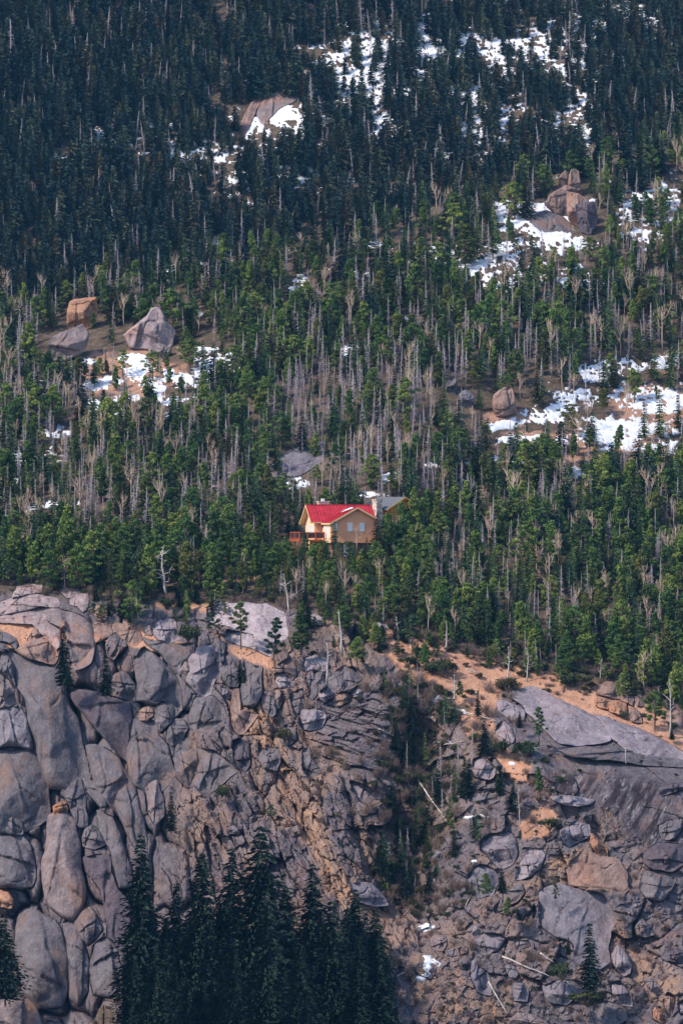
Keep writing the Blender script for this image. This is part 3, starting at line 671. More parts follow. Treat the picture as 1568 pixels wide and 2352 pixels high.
 ('E', [(500,1120),(640,1100),(760,1120),(860,1140),(840,1180),(720,1200),(600,1180)], 1.6, 'pale', 'flat pale ledge above the orange gravel pocket', 'granite_slab', 'rock slab'),
 ('E', [(590,1330),(660,1290),(720,1300),(650,1360),(590,1380)], 1.6, 'granite', 'cracked stone above the overhanging pale block'),
 ('E', [(740,1250),(800,1240),(850,1250),(830,1310),(760,1300)], 1.8, 'granite', 'square stone in a dark notch under the flat pale ledge'),
 ('E', [(520,1320),(570,1290),(610,1310),(570,1350)], 1.2, 'granite', 'small pale stone at the right end of the orange gravel pocket'),
 ('F', [(690,290),(780,230),(950,230),(1000,300),(1010,400),(960,500),(880,530),(800,480),(760,420),(700,370)], 3.6, 'grey', 'large smooth grey boulder below the orange gravel pocket'),
 ('F', [(1000,540),(1040,440),(1110,360),(1190,360),(1230,420),(1190,520),(1100,600),(980,620)], 3.4, 'pale', 'pale rounded block left of the orange scoop'),
 ('F', [(600,640),(620,540),(660,480),(750,490),(830,540),(850,640),(800,740),(680,760),(600,700)], 3.2, 'grey', 'cracked grey boulder behind the two small pines, right of the gully'),
 ('F', [(800,830),(880,740),(960,660),(1040,650),(1060,720),(1000,800),(900,850),(820,870)], 2.8, 'granite', 'smooth slanted block below the two small pines'),
 ('F', [(305,1090),(340,1050),(430,1060),(440,1130),(400,1190),(320,1170)], 2.4, 'dome', 'lone round boulder with a tan base between two snow patches'),
 ('F', [(640,1110),(740,1040),(860,1040),(910,1090),(850,1180),(760,1220),(680,1200)], 2.6, 'grey', 'rounded block split by two vertical cracks, lower right centre'),
 ('F', [(640,1000),(690,960),(750,1000),(690,1060),(640,1050)], 1.8, 'grey', 'small block sitting on the twice split block'),
 ('F', [(650,1180),(690,1300),(750,1330),(800,1440),(790,1540),(680,1520),(620,1380)], 2.2, 'grey', 'long grey slab lying below the twice split block', 'granite_slab', 'rock slab'),
 ('F', [(530,1240),(610,1210),(640,1290),(600,1350),(530,1300)], 1.8, 'granite', 'rounded stone left of the long grey slab at the bottom'),
 ('F', [(905,1300),(960,1270),(1015,1370),(990,1410),(920,1390)], 1.8, 'grey', 'grey stone under the left end of the silver log, lower right'),
 ('F', [(960,1440),(1050,1440),(1090,1500),(1080,1590),(970,1580)], 2.0, 'grey', 'squarish block with dark brush on it, bottom right centre'),
 ('F', [(1200,1460),(1330,1410),(1500,1420),(1540,1500),(1400,1620),(1250,1600)], 2.4, 'grey', 'broad blue grey boulder below the silver log'),
 ('F', [(940,1740),(1000,1670),(1120,1690),(1240,1750),(1260,1800),(940,1800)], 2.6, 'dome', 'brown rounded boulder cut by the bottom edge, right of centre'),
 ('F', [(990,860),(1060,800),(1080,870),(1050,940),(1000,930)], 1.6, 'granite', 'left of two upright stones beneath the pale rounded block'),
 ('F', [(1080,880),(1140,800),(1150,880),(1110,960),(1070,950)], 1.8, 'granite', 'right of two upright stones beneath the pale rounded block'),
 ('F', [(970,1110),(1090,1090),(1105,1150),(1010,1170)], 1.4, 'grey', 'flat stone right of the twice split block'),
 ('F', [(1110,1330),(1180,1290),(1210,1340),(1150,1360)], 1.2, 'granite', 'small stone touching the middle of the silver log'),
 ('F', [(530,1150),(600,1150),(610,1200),(540,1210)], 1.2, 'granite', 'small square stone left of the twice split block'),
 ('F', [(440,1180),(500,1165),(520,1220),(470,1230)], 1.2, 'grey', 'small blue stone right of the lone round boulder'),
 ('F', [(640,1690),(690,1655),(712,1690),(680,1715)], 1.0, 'dome', 'small tan stone on the talus at the bottom'),
 ('F', [(310,420),(350,370),(400,390),(390,450),(330,460)], 1.4, 'granite', 'dark round stone in the gully right of a snow spot'),
 ('F', [(640,120),(700,95),(745,130),(740,180),(660,200)], 1.6, 'granite', 'snow capped stone on the right side of the gully'),
 ('G', [(420,500),(560,450),(740,490),(900,510),(980,600),(1030,720),(1000,850),(970,960),(980,1080),(900,1140),(700,1080),(690,960),(640,900),(540,890),(440,790)], 1.8, 'grey', 'wide grey face under the orange scoop with a slender spruce before it', 'granite_slab', 'rock slab'),
 ('G', [(660,280),(780,170),(900,220),(1050,240),(1120,360),(1130,470),(1080,510),(920,480),(740,480),(640,440)], 0.9, 'tan', 'smooth orange scoop of bare rock on the right', 'granite_slab', 'rock slab'),
 ('G', [(1000,1000),(1050,930),(1110,990),(1160,1090),(1150,1160),(1090,1190),(1010,1090)], 2.6, 'pale', 'pale flake standing right of the dark cleft, lower right'),
 ('G', [(1250,1200),(1310,1190),(1400,1280),(1420,1340),(1380,1360),(1280,1270)], 2.0, 'dome', 'pale tilted boulder in the lower right rubble'),
 ('G', [(1400,1380),(1440,1300),(1510,1350),(1480,1480),(1440,1510)], 2.2, 'tan', 'upright brown boulder near the lower right corner'),
 ('G', [(1320,1450),(1380,1420),(1440,1540),(1400,1570),(1330,1530)], 2.0, 'orange', 'orange boulder near the lower right corner'),
 ('G', [(980,1240),(1060,1220),(1160,1340),(1160,1430),(1080,1420),(1000,1320)], 2.2, 'pale', 'pale slanting slab below the standing flake, lower right', 'granite_slab', 'rock slab'),
 ('G', [(850,1390),(960,1380),(1100,1440),(1130,1530),(1000,1600),(860,1560)], 2.0, 'granite', 'broad block at the bottom edge, right of the slender spruce'),
 ('G', [(1220,480),(1260,340),(1370,360),(1510,400),(1480,500),(1400,590),(1280,560)], 3.0, 'granite', 'big grey block hanging over dark hollows at the right edge'),
 ('G', [(1250,280),(1260,200),(1370,110),(1568,130),(1640,200),(1568,300),(1480,360),(1330,340),(1270,300)], 3.0, 'dark', 'dark streaked block above the hanging grey block at the right edge'),
 ('G', [(1520,1390),(1568,1370),(1620,1400),(1600,1490),(1540,1490)], 1.8, 'pale', 'pale stone cut by the right edge near the bottom corner'),
 ('G', [(1180,800),(1240,720),(1340,850),(1260,880),(1200,860)], 2.0, 'granite', 'angular stone in the dark hollows at right'),
 ('G', [(1390,1030),(1470,960),(1568,980),(1640,1020),(1568,1090),(1430,1060)], 2.2, 'dark', 'dark slab stone at the right edge above the rubble'),
 ('G', [(480,160),(580,165),(575,215),(480,205)], 1.6, 'granite', 'brick shaped stone left of the orange scoop'),
 ('H', [(1220,20),(1330,40),(1450,100),(1520,160),(1400,230),(1300,180)], 1.6, 'pale', 'smooth pale bulge of rock left of the brushy gully', 'granite_slab', 'rock slab'),
 ('H', [(1230,830),(1400,840),(1500,940),(1540,1020),(1420,1030),(1280,980)], 1.6, 'grey', 'smooth grey bulge at the lower end of the stained slope', 'granite_slab', 'rock slab'),
]
for r in ROCKS:
    rock(*r[:5], *(r[5:7] if len(r) > 5 else ('boulder', 'boulder')))

HILL_ROCKS = [
 ([(156,748),(153,716),(158,694),(172,686),(200,684),(222,683),(226,712),(218,746),(192,760),(160,760)], 3.0, 'orange', 'upright orange pinnacle above the left forest, square topped', 'rock_pinnacle', 'rock pinnacle', 'stand'),
 ([(106,812),(118,775),(150,760),(190,742),(203,770),(195,805),(160,825),(115,830)], 3.6, 'dome', 'grey rounded base rock beneath the orange pinnacle', 'boulder', 'boulder', 'stand'),
 ([(284,768),(310,745),(335,725),(345,708),(362,706),(375,720),(388,742),(402,755),(398,795),(350,805),(300,800)], 4.4, 'summit', 'cone shaped grey rock tower right of the orange pinnacle', 'rock_pinnacle', 'rock pinnacle', 'stand'),
 ([(340,803),(360,787),(395,800),(385,822),(345,818)], 2.0, 'dome', 'low tan rock at the foot of the cone shaped tower', 'boulder', 'boulder', 'stand'),
 ([(1129,932),(1133,905),(1150,893),(1174,886),(1184,920),(1186,947),(1165,957),(1140,960)], 3.2, 'tan', 'lone rounded boulder standing on the right slope above snow', 'boulder', 'boulder', 'stand'),
 ([(1018,868),(1050,871),(1046,905),(1024,902)], 2.0, 'granite', 'pale flat topped rock among the grey bare trees', 'boulder', 'boulder', 'stand'),
 ([(1052,905),(1070,895),(1090,912),(1086,940),(1056,935)], 2.0, 'grey', 'grey rock left of the lone rounded boulder, half behind trees', 'boulder', 'boulder', 'stand'),
 ([(606,1090),(640,1050),(680,1028),(745,1014),(740,1060),(690,1092),(640,1108)], 1.4, 'grey', 'smooth grey outcrop above the red roofed house with a snowy rim', 'granite_slab', 'rock slab', 'lie'),
 ([(1253,472),(1260,446),(1284,433),(1302,438),(1303,496),(1276,494)], 2.6, 'tan', 'left base block of the castle like outcrop', 'boulder', 'boulder', 'stand'),
 ([(1301,440),(1330,444),(1352,458),(1364,502),(1335,524),(1303,503)], 2.8, 'tan', 'right base block of the castle like outcrop', 'boulder', 'boulder', 'stand'),
 ([(1270,440),(1300,424),(1337,438),(1331,456),(1290,455)], 3.0, 'tan', 'sloping middle block carrying the towers of the castle like outcrop', 'boulder', 'boulder', 'stand'),
 ([(1322,470),(1362,462),(1374,500),(1358,540),(1330,530)], 2.2, 'dark', 'dark right flank block of the castle like outcrop', 'boulder', 'boulder', 'stand'),
 ([(1278,446),(1284,408),(1290,396),(1299,390),(1306,418),(1303,450)], 2.0, 'tan', 'left tower of the castle like outcrop', 'rock_pinnacle', 'rock pinnacle', 'stand'),
 ([(1302,448),(1306,402),(1312,388),(1328,391),(1334,430),(1322,452)], 2.2, 'tan', 'right tower of the castle like outcrop, tallest of its spires', 'rock_pinnacle', 'rock pinnacle', 'stand'),
 ([(1290,447),(1294,418),(1301,420),(1302,447)], 1.4, 'orange', 'bright orange spike in front of the castle like outcrop', 'rock_pinnacle', 'rock pinnacle', 'stand'),
 ([(1215,500),(1252,480),(1300,500),(1318,530),(1280,548),(1235,530)], 1.6, 'granite', 'snow dusted lower apron of the castle like outcrop', 'granite_slab', 'rock slab', 'lie'),
 ([(1418,372),(1430,350),(1440,358),(1444,376)], 2.0, 'tan', 'small pink rock among trees right of the castle like outcrop', 'rock_pinnacle', 'rock pinnacle', 'stand'),
 ([(1378,425),(1392,412),(1400,420),(1398,430)], 2.0, 'granite', 'small grey rock just right of the castle like outcrop', 'boulder', 'boulder', 'stand'),
 ([(585,262),(600,215),(622,190),(650,176),(684,184),(680,228),(640,250),(605,290)], 3.4, 'dome', 'fluted brown grey outcrop with snow on the upper slope', 'rock_outcrop', 'rock outcrop', 'lie'),
 ([(528,335),(548,290),(572,240),(595,212),(602,222),(580,275),(552,335)], 2.4, 'tan', 'thin slanting rib left of the dark fluted outcrop', 'rock_outcrop', 'rock outcrop', 'lie'),
 ([(700,18),(712,6),(722,12),(718,30)], 2.0, 'tan', 'small pink rock near the top edge of the forest', 'boulder', 'boulder', 'lie'),
]
for pts, th, mt, lab, nm, ct, md in HILL_ROCKS:
    rock('P', pts, th, mt, lab, nm, ct, md)

# ------------------------------------------------------------------ finish the ground sheet
DD = D0 - disp
gpos = W3(GX, GY, DD)
nr, nc = GX.shape
gi = np.arange(nr * nc).reshape(nr, nc)
quads = np.stack([gi[:-1, :-1], gi[1:, :-1], gi[1:, 1:], gi[:-1, 1:]], -1).reshape(-1, 4)
is_cliff = ((GY - TT)[:-1, :-1] > 6).reshape(-1)
masks = np.stack([gravel, np.clip(floor_, 0, 1), stain, wS * sstep(0, 40, GY - E_(GX) + 10)], -1).reshape(-1, 4).astype(np.float32)
def sheet(name, fsel, label):
    q = quads[fsel]; used, inv = np.unique(q, return_inverse=True)
    me = raw_mesh(name, gpos.reshape(-1, 3)[used], [inv.reshape(q.shape)], M['ground'], name != 'cliff')
    a = me.attributes.new('masks', 'FLOAT_COLOR', 'POINT'); a.data.foreach_set('color', masks[used].ravel())
    o = link(name, me); tag(o, label, name.replace('_', ' '), kind='structure'); return o
sheet('mountain_slope', ~is_cliff, 'forested mountain slope of brown soil rising behind the cliff')
sheet('cliff', is_cliff, 'broken granite cliff and gully below the forest edge')

def gsample(px, py):
    """depth of the finished surface at a drawing point"""
    px = np.atleast_1d(np.asarray(px, float)); py = np.atleast_1d(np.asarray(py, float))
    j = np.clip(np.searchsorted(cols, px) - 1, 0, nc - 2); i = np.clip(np.searchsorted(rows, py) - 1, 0, nr - 2)
    tx = np.clip((px - cols[j]) / (cols[j + 1] - cols[j]), 0, 1); ty = np.clip((py - rows[i]) / (rows[i + 1] - rows[i]), 0, 1)
    return (DD[i, j] * (1 - tx) + DD[i, j + 1] * tx) * (1 - ty) + (DD[i + 1, j] * (1 - tx) + DD[i + 1, j + 1] * tx) * ty

# ------------------------------------------------------------------ snow lying on the slope
SNOW = [  # x, y, half width, half height, tilt, brokenness
 (660,180,24,10,0,.4),(640,255,30,32,-.7,.3),(600,275,12,30,.3,.5),(570,300,10,30,.3,.6),(790,180,60,42,0,1.0),(890,175,30,45,0,.9),(1000,38,22,11,0,.4),(1335,60,40,14,0,.7),(1300,110,90,70,0,1.3),(760,230,60,40,0,1.1),
 (465,350,10,24,.2,.5),(183,215,6,9,0,.3),(183,245,6,10,0,.3),(245,380,16,10,0,.5),(212,430,7,16,.3,.4),(222,315,7,10,0,.5),(430,590,26,24,0,.8),(390,622,12,18,.3,.7),(520,548,50,18,0,.9),(700,290,60,40,0,1.2),(880,240,90,60,0,1.2),(930,340,90,60,0,1.35),(1090,150,120,90,0,1.4),(1060,320,60,70,0,1.3),(1110,270,50,60,0,1.3),(1430,60,90,60,0,1.3),(950,110,110,70,0,1.35),(820,120,80,60,0,1.3),(650,390,120,60,0,1.45),(300,330,120,60,0,1.5),(1440,540,20,8,0,.5),(1500,480,60,60,0,1.35),(1320,290,60,60,0,1.35),
 (1185,490,70,32,0,.75),(1255,512,50,30,0,.6),(1280,552,70,26,0,.7),(1240,475,22,9,.4,.4),(1010,590,55,24,0,.75),(1090,615,50,28,0,.75),(1140,575,45,22,0,.8),(1350,655,30,14,0,.7),(1180,640,120,30,0,1.2),(1360,460,8,6,0,.3),(1460,530,14,7,0,.4),
 (690,640,16,12,0,.6),(688,665,32,10,0,.6),(690,692,22,14,0,.6),(830,630,36,8,0,.6),(802,805,24,14,-.4,.3),(735,775,18,10,0,.7),(860,560,20,10,0,.8),(940,640,30,14,0,.8),(455,720,12,5,0,.3),(930,735,20,8,0,.7),
 (205,832,24,9,0,.4),(318,842,30,28,-.5,.35),(240,878,42,14,-.2,.5),(292,822,26,9,-.2,.4),(352,892,34,18,.5,.5),(465,802,34,9,0,.5),(490,840,44,24,0,.75),(395,950,22,10,-.2,.5),(300,912,24,10,0,.6),(410,915,46,9,-.2,.6),(100,890,40,18,0,.8),(130,1000,36,18,0,.9),(80,1165,32,10,-.2,.6),(10,1190,26,9,0,.5),(440,870,60,20,0,.9),(230,935,60,18,0,1.0),(60,1050,60,16,0,1.1),(20,1110,40,14,0,1.0),
 (1160,975,42,11,-.2,.3),(1280,940,60,16,-.2,.6),(1375,862,46,18,0,.6),(1410,985,95,26,0,.65),(1505,920,90,34,.1,.7),(1530,830,46,16,-.2,.6),(1440,840,80,14,0,.8),(1112,1057,52,9,-.15,.45),(1328,1085,20,13,0,.4),(1400,1022,70,14,0,.6),(1530,1030,60,16,0,.7),(1255,965,50,10,0,.6),(1230,1010,80,12,0,.8),(1330,905,60,14,0,.8),(1210,1060,60,10,0,.9),(1500,985,80,20,0,.7),
 (893,1098,20,13,-.3,.3),(830,1140,26,7,0,.6),(525,1188,18,8,-.3,.4),(650,1060,42,6,-.55,.5),(990,1065,26,7,0,.6),(860,1135,24,6,0,.6),(1500,1405,20,5,-.1,.3),(1550,1400,26,6,0,.4),(690,1110,30,12,0,.9),(150,1160,40,10,0,.9),
 (1012,1612,24,9,0,.4),(1036,1628,26,7,.35,.6),(1063,1635,10,5,.4,.4),(1024,1704,10,5,0,.4),(1176,1754,8,4,.2,.2),(1111,1665,4,4,0,.2),(1228,1720,8,4,0,.4),(1057,1825,10,4,-.2,.2),(1094,1877,24,5,0,.3),(979,2130,18,10,.1,.5),(980,2220,9,24,.1,.3),(994,2208,18,7,.5,.4),(970,2245,16,7,-.4,.4),(955,1946,6,4,0,.2),(1088,1979,7,3,0,.2),(1040,1718,7,3,0,.3),
]
snow_m = np.full(GX.shape, -1.0)
for i, (x, y, a, b_, t, br) in enumerate(SNOW):
    c_, s_ = math.cos(t), math.sin(t)
    j0, j1 = np.searchsorted(cols, [x - 2.2 * max(a, b_), x + 2.2 * max(a, b_)]); i0, i1 = np.searchsorted(rows, [y - 2.2 * max(a, b_), y + 2.2 * max(a, b_)])
    sx, sy = GX[i0:i1, j0:j1] - x, GY[i0:i1, j0:j1] - y
    d = np.sqrt(((sx * c_ + sy * s_) / a) ** 2 + ((-sx * s_ + sy * c_) / b_) ** 2)
    n = fbm(GX[i0:i1, j0:j1] / 14, GY[i0:i1, j0:j1] / 6.5, 140 + i, 4)
    n = 0.7 * n + 0.6 * fbm(GX[i0:i1, j0:j1] / 6, GY[i0:i1, j0:j1] / 3, 240 + i, 3)
    br = br * 1.2
    n2 = fbm(GX[i0:i1, j0:j1] / 36, GY[i0:i1, j0:j1] / 16, 340 + i, 2)
    snow_m[i0:i1, j0:j1] = np.maximum(snow_m[i0:i1, j0:j1], np.clip(1.15 - d, -1, 0.55) + br * (1.35 * n + 0.55 * n2) - 0.25 * br + 0.22 * n)
snow_vis = np.clip(snow_m, 0, 1)
raise_ = np.clip(snow_m, -0.5, 0.35) * 1.0
sp_ = W3(GX, GY, DD - np.where(raise_ > 0, raise_ * 0.6, raise_ * 1.5))
sp_[..., 2] += np.where(raise_ > 0, 0.25 * raise_, 0.9 * raise_)
fm = (snow_m > -0.10)
fsel = (fm[:-1, :-1] | fm[1:, :-1] | fm[1:, 1:] | fm[:-1, 1:]).reshape(-1)
q = quads[fsel]; used, inv = np.unique(q, return_inverse=True)
o = link('snow', raw_mesh('snow', sp_.reshape(-1, 3)[used], [inv.reshape(q.shape)], M['snow']))
tag(o, 'old white snow lying in patches between trees and rocks', 'snow', kind='stuff')
# snow caught on the sloping top of rock outcrops on the hill
def ssample(px, py, arr):
    j = np.clip(np.searchsorted(cols, px) - 1, 0, nc - 2); i = np.clip(np.searchsorted(rows, py) - 1, 0, nr - 2)
    return arr[i, j]

# ------------------------------------------------------------------ tree meshes (unit height, base at the origin)
class Leaf:
    def __init__(s): s.v = []; s.t = []; s.n = 0
    def spray(s, c, ax, side, tone):
        """a small diamond spray of needles: centre, half axis, half side"""
        s.v += [c - ax, c + side, c + ax, c - side]; s.t.append(tone)
    def mesh(s, name, material):
        V = np.array(s.v, np.float32); n = len(V) // 4
        me = raw_mesh(name, V, [np.arange(4 * n).reshape(n, 4)], material, False)
        a = me.attributes.new('tone', 'FLOAT', 'POINT'); a.data.foreach_set('value', np.repeat(np.array(s.t, np.float32), 4))
        return me

def rv(r): return np.array([r.gauss(0, 1), r.gauss(0, 1), r.gauss(0, 1)])

def conifer(seed, material, levels=26, width=0.17, base=0.06, step=0.034, droop=0.25, gap=0.12, irr=0.25, power=0.9, leaf=0.017, trunk=0.011, flat=1.0):
    r = random.Random(seed); L = Leaf(); tr = MB()
    bend = [r.uniform(-.02, .02), r.uniform(-.02, .02)]
    tr.tube([(0, 0, -0.06), (bend[0] * .4, bend[1] * .4, 0.35), (bend[0], bend[1], 0.7), (bend[0] * .6, bend[1] * .6, 1.0)], [trunk * 1.25, trunk, trunk * 0.6, trunk * 0.12], 6)
    for k in range(levels):
        z = base + (1 - base) * (k + r.random() * 0.7) / levels
        t = (z - base) / (1 - base)
        R0 = width * ((1 - t) ** power * 0.96 + 0.03) * (1 if t > 0.12 else 0.6 + 3.3 * t)
        nb = max(4, int(3 + 8 * (1 - t) * min(1, width / 0.12)))
        cx, cy = bend[0] * min(z / .7, 1), bend[1] * min(z / .7, 1)
        for b in range(nb):
            if r.random() < gap: continue
            a = 2 * math.pi * (b + r.random()) / nb + k * 1.3
            R = R0 * (1 + irr * r.gauss(0, 1)); R = max(R, 0.012)
            d = np.array([math.cos(a), math.sin(a), 0]); sd = np.array([-math.sin(a), math.cos(a), 0])
            tone = min(1, max(0, r.gauss(0.5, 0.2)))
            n = max(2, int(R / step))
            for q in range(n):
                f = (q + 0.6 + 0.5 * r.random()) / n
                rise = 0.10 * f - droop * f * f
                c = np.array([cx, cy, z]) + d * R * f + np.array([0, 0, R * rise]) + rv(r) * R * 0.05
                wid = leaf * (1.25 - 0.6 * f) * r.uniform(.7, 1.3)
                for m_ in range(2):
                    sg = (1, -1)[m_]
                    ax = (d * 0.75 + sd * sg * r.uniform(.2, .7) + np.array([0, 0, r.uniform(-.55, .15)])) * wid * 1.5
                    L.spray(c + sd * sg * wid * r.uniform(.1, .9) * flat, ax, (sd * 0.5 + np.array([0, 0, r.uniform(.2, .8)])) * wid * 0.75, min(1, max(0, tone + r.gauss(0, .14))))
    return tr.mesh('trunk', M['bark']), L.mesh('crown', material)

def pine(seed, material, clumps=22, width=0.26, base=0.3, leaf=0.017, per=85, trunk=0.018, flat=0.62, top=1.0, taper=0.3):
    r = random.Random(seed); L = Leaf(); tr = MB()
    bx, by = r.uniform(-.05, .05), r.uniform(-.05, .05)
    tip = np.array([bx, by, top * 0.93])
    tr.tube([(0, 0, -0.06), (-bx * .5, -by * .5, .3), (bx * .4, by * .4, .65), tuple(tip)], [trunk * 1.3, trunk, trunk * .7, trunk * .25], 6)
    def axis(z):
        z = max(0, min(z, .93)); 
        return np.array([np.interp(z, [0, .3, .65, .93], [0, -bx * .5, bx * .4, bx]), np.interp(z, [0, .3, .65, .93], [0, -by * .5, by * .4, by]), z])
    for k in range(clumps):
        t = (k + r.random()) / clumps
        z = base + (top - base) * t
        env = width * (math.sin(math.pi * min(1, 0.18 + 0.80 * t)) ** 0.7) * (1 - taper * t) * r.random() ** .5 * r.uniform(.8, 1.25)
        a = k * 2.4 + r.uniform(-.6, .6)
        p0 = axis(z - 0.05)
        c = p0 + np.array([math.cos(a) * env, math.sin(a) * env, 0.05 + r.uniform(-.02, .03)])
        tr.tube([tuple(p0), tuple((p0 + c) / 2 + np.array([0, 0, -.008])), tuple(c)], [trunk * .4, trunk * .3, trunk * .12], 4, False)
        rad = r.uniform(.045, .085) * (width / .26) ** .5
        ct = min(1, max(0, r.gauss(.5, .2)))
        for q in range(per):
            v = rv(r); v /= np.linalg.norm(v) + 1e-6; v *= rad * r.random() ** .45
            v[2] *= flat
            p = c + v
            ax = rv(r); ax[2] = abs(ax[2]) * .7 + .25; ax /= np.linalg.norm(ax); sd = np.cross(ax, rv(r)); sd /= np.linalg.norm(sd) + 1e-6
            w = leaf * r.uniform(.6, 1.3)
            L.spray(p, ax * w * 1.25, sd * w * .6, min(1, max(0, ct + r.gauss(0, .16))))
    return tr.mesh('trunk', M['bark']), L.mesh('crown', material)

def dead(seed, material, twigs=70, width=0.10, base=0.15, trunk=0.012, up=0.0, thick=0.0028, sub=True):
    """standing dead conifer: a bare pole with thin broken side branches"""
    r = random.Random(seed); tr = MB(); br = MB()
    bx, by = r.uniform(-.03, .03), r.uniform(-.03, .03)
    tr.tube([(0, 0, -.05), (bx, by, .45), (bx * .7, by * .7, .8), (bx * .2, by, 1.0)], [trunk * 1.2, trunk * .85, trunk * .5, trunk * .12], 6)
    br.tube([(0, 0, -.04), (bx, by, .45), (bx * .7, by * .7, .8), (bx * .2, by, .98)], [trunk * .6, trunk * .5, trunk * .3, trunk * .08], 3, False)  # hidden sleeve inside the trunk, added to join the twigs
    for k in range(twigs):
        z = base + (0.97 - base) * r.random() ** .85
        t = (z - base) / (1 - base); a = r.uniform(0, 6.283)
        R = width * (1.05 - t) * r.uniform(.35, 1.15)
        p0 = np.array([bx * min(1, z / .45), by * min(1, z / .45), z]); d = np.array([math.cos(a), math.sin(a), 0])
        p1 = p0 + d * R * .55 + np.array([0, 0, R * (up * .6 + r.uniform(-.2, .1))]); p2 = p0 + d * R + np.array([0, 0, R * (up + r.uniform(-.4, .3))])
        br.tube([tuple(p0), tuple(p1), tuple(p2)], [thick, thick * .8, thick * .4], 3, False)
        if sub:
            for q in range(2):
                s_ = p1 if q else (p1 + p2) / 2; e = s_ + (d * .4 + rv(r) * .5) * R * .45
                br.tube([tuple(s_), tuple(e)], [thick * .55, thick * .3], 3, False)
    return tr.mesh('trunk', material, True), br.mesh('branches', material, False, False)

def broadleaf(seed, material, forks=5, spread=0.16, trunk=0.012, base=0.35, fine=70, thick=0.003):
    """leafless aspen: pale stem that forks into an upswept fan of twigs"""
    r = random.Random(seed); tr = MB(); br = MB()
    bx, by = r.uniform(-.04, .04), r.uniform(-.03, .03)
    tr.tube([(0, 0, -.05), (bx, by, .3), (bx * .5, by * .5, .62), (bx, by, .9)], [trunk * 1.2, trunk, trunk * .7, trunk * .2], 6)
    br.tube([(0, 0, -.04), (bx, by, .3), (bx * .5, by * .5, .62), (bx, by, .88)], [trunk * .6, trunk * .6, trunk * .4, trunk * .1], 3, False)  # unseen core within the stem, added so the forks connect
    tips = []
    for k in range(forks):
        z = r.uniform(base, .7); a = k * 2.4 + r.uniform(-.5, .5); p0 = np.array([bx * .7, by * .7, z]); sp = spread * r.uniform(.6, 1.2)
        p1 = p0 + np.array([math.cos(a) * sp * .6, math.sin(a) * sp * .6, .10]); p2 = p0 + np.array([math.cos(a) * sp, math.sin(a) * sp, r.uniform(.2, .32)])
        br.tube([tuple(p0), tuple(p1), tuple(p2)], [trunk * .55, trunk * .42, trunk * .15], 4, False); tips += [(p0, p1), (p1, p2), (p1, p2)]
    tips += [(np.array([bx * .5, by * .5, .62]), np.array([bx, by, .9]))] * 2
    for k in range(fine):
        a0, a1 = tips[r.randrange(len(tips))]; s_ = a0 + (a1 - a0) * r.random()
        e = s_ + np.array([r.gauss(0, .05), r.gauss(0, .05), abs(r.gauss(.10, .05))])
        e[2] = min(e[2], 1.0)
        br.tube([tuple(s_), tuple((s_ + e) / 2 + rv(r) * .006), tuple(e)], [thick, thick * .8, thick * .4], 3, False)
    return tr.mesh('trunk', material, True), br.mesh('branches', material, False, False)

def snag(seed, material, limbs=9, trunk=0.028, width=0.22):
    """old weathered snag: stout twisted bole, few broken crooked limbs"""
    r = random.Random(seed); tr = MB(); br = MB()
    pts = [(0, 0, -.05)]; x = y = 0
    for z in (.2, .4, .6, .8, 1.0):
        x += r.uniform(-.035, .035); y += r.uniform(-.03, .03); pts.append((x, y, z))
    tr.tube(pts, [trunk * 1.35, trunk, trunk * .85, trunk * .65, trunk * .4, trunk * .1], 7)
    br.tube(pts, [trunk * .8, trunk * .6, trunk * .5, trunk * .4, trunk * .25, trunk * .06], 4, False)  # unseen inner bole, added to tie the limbs together
    for k in range(limbs):
        z = r.uniform(.28, .95); i = min(4, int(z / .2)); p0 = np.array(pts[i]) + (np.array(pts[i + 1]) - np.array(pts[i])) * ((z - .2 * i) / .2 if i else z / .2)
        p0 = np.array([np.interp(z, [-.05, .2, .4, .6, .8, 1], [p[0] for p in pts]), np.interp(z, [-.05, .2, .4, .6, .8, 1], [p[1] for p in pts]), z])
        a = r.uniform(0, 6.283); R = width * (1.15 - z) * r.uniform(.5, 1.3); d = np.array([math.cos(a), math.sin(a), 0])
        p1 = p0 + d * R * .5 + np.array([0, 0, R * r.uniform(.1, .5)]); p2 = p1 + (d + rv(r) * .4) * R * .5 + np.array([0, 0, R * r.uniform(0, .5)])
        br.tube([tuple(p0), tuple(p1), tuple(p2)], [trunk * .38, trunk * .28, trunk * .07], 4, False)
        for q in range(3):
            e = p1 + rv(r) * R * .3 + np.array([0, 0, R * .15]); br.tube([tuple(p1 + (p2 - p1) * .3 * q), tuple(e)], [trunk * .13, trunk * .05], 3, False)
    return tr.mesh('trunk', material, True), br.mesh('branches', material, False, False)

def bush(seed, material, clumps=14, per=90, leaf=0.05):
    r = random.Random(seed); L = Leaf(); tr = MB()
    for k in range(clumps):
        a = r.uniform(0, 6.283); q = r.random() ** .6; c = np.array([math.cos(a) * q * .55, math.sin(a) * q * .4, .25 + .5 * r.random() * (1 - .5 * q)])
        tr.tube([(0, 0, -.1), tuple(c * .5), tuple(c)], [.03, .02, .008], 4, False)
        ct = min(1, max(0, r.gauss(.5, .2))); rad = r.uniform(.18, .3)
        for m_ in range(per):
            v = rv(r); v /= np.linalg.norm(v); v *= rad * r.random() ** .5; v[2] *= .75
            ax = rv(r); ax[2] = abs(ax[2]) + .2; ax /= np.linalg.norm(ax); sd = np.cross(ax, rv(r)); sd /= np.linalg.norm(sd)
            w = leaf * r.uniform(.6, 1.3); L.spray(np.maximum(c + v, [-9, -9, -.05]), ax * w, sd * w * .6, min(1, max(0, ct + r.gauss(0, .15))))
    return tr.mesh('stems', M['bark']), L.mesh('foliage', material)

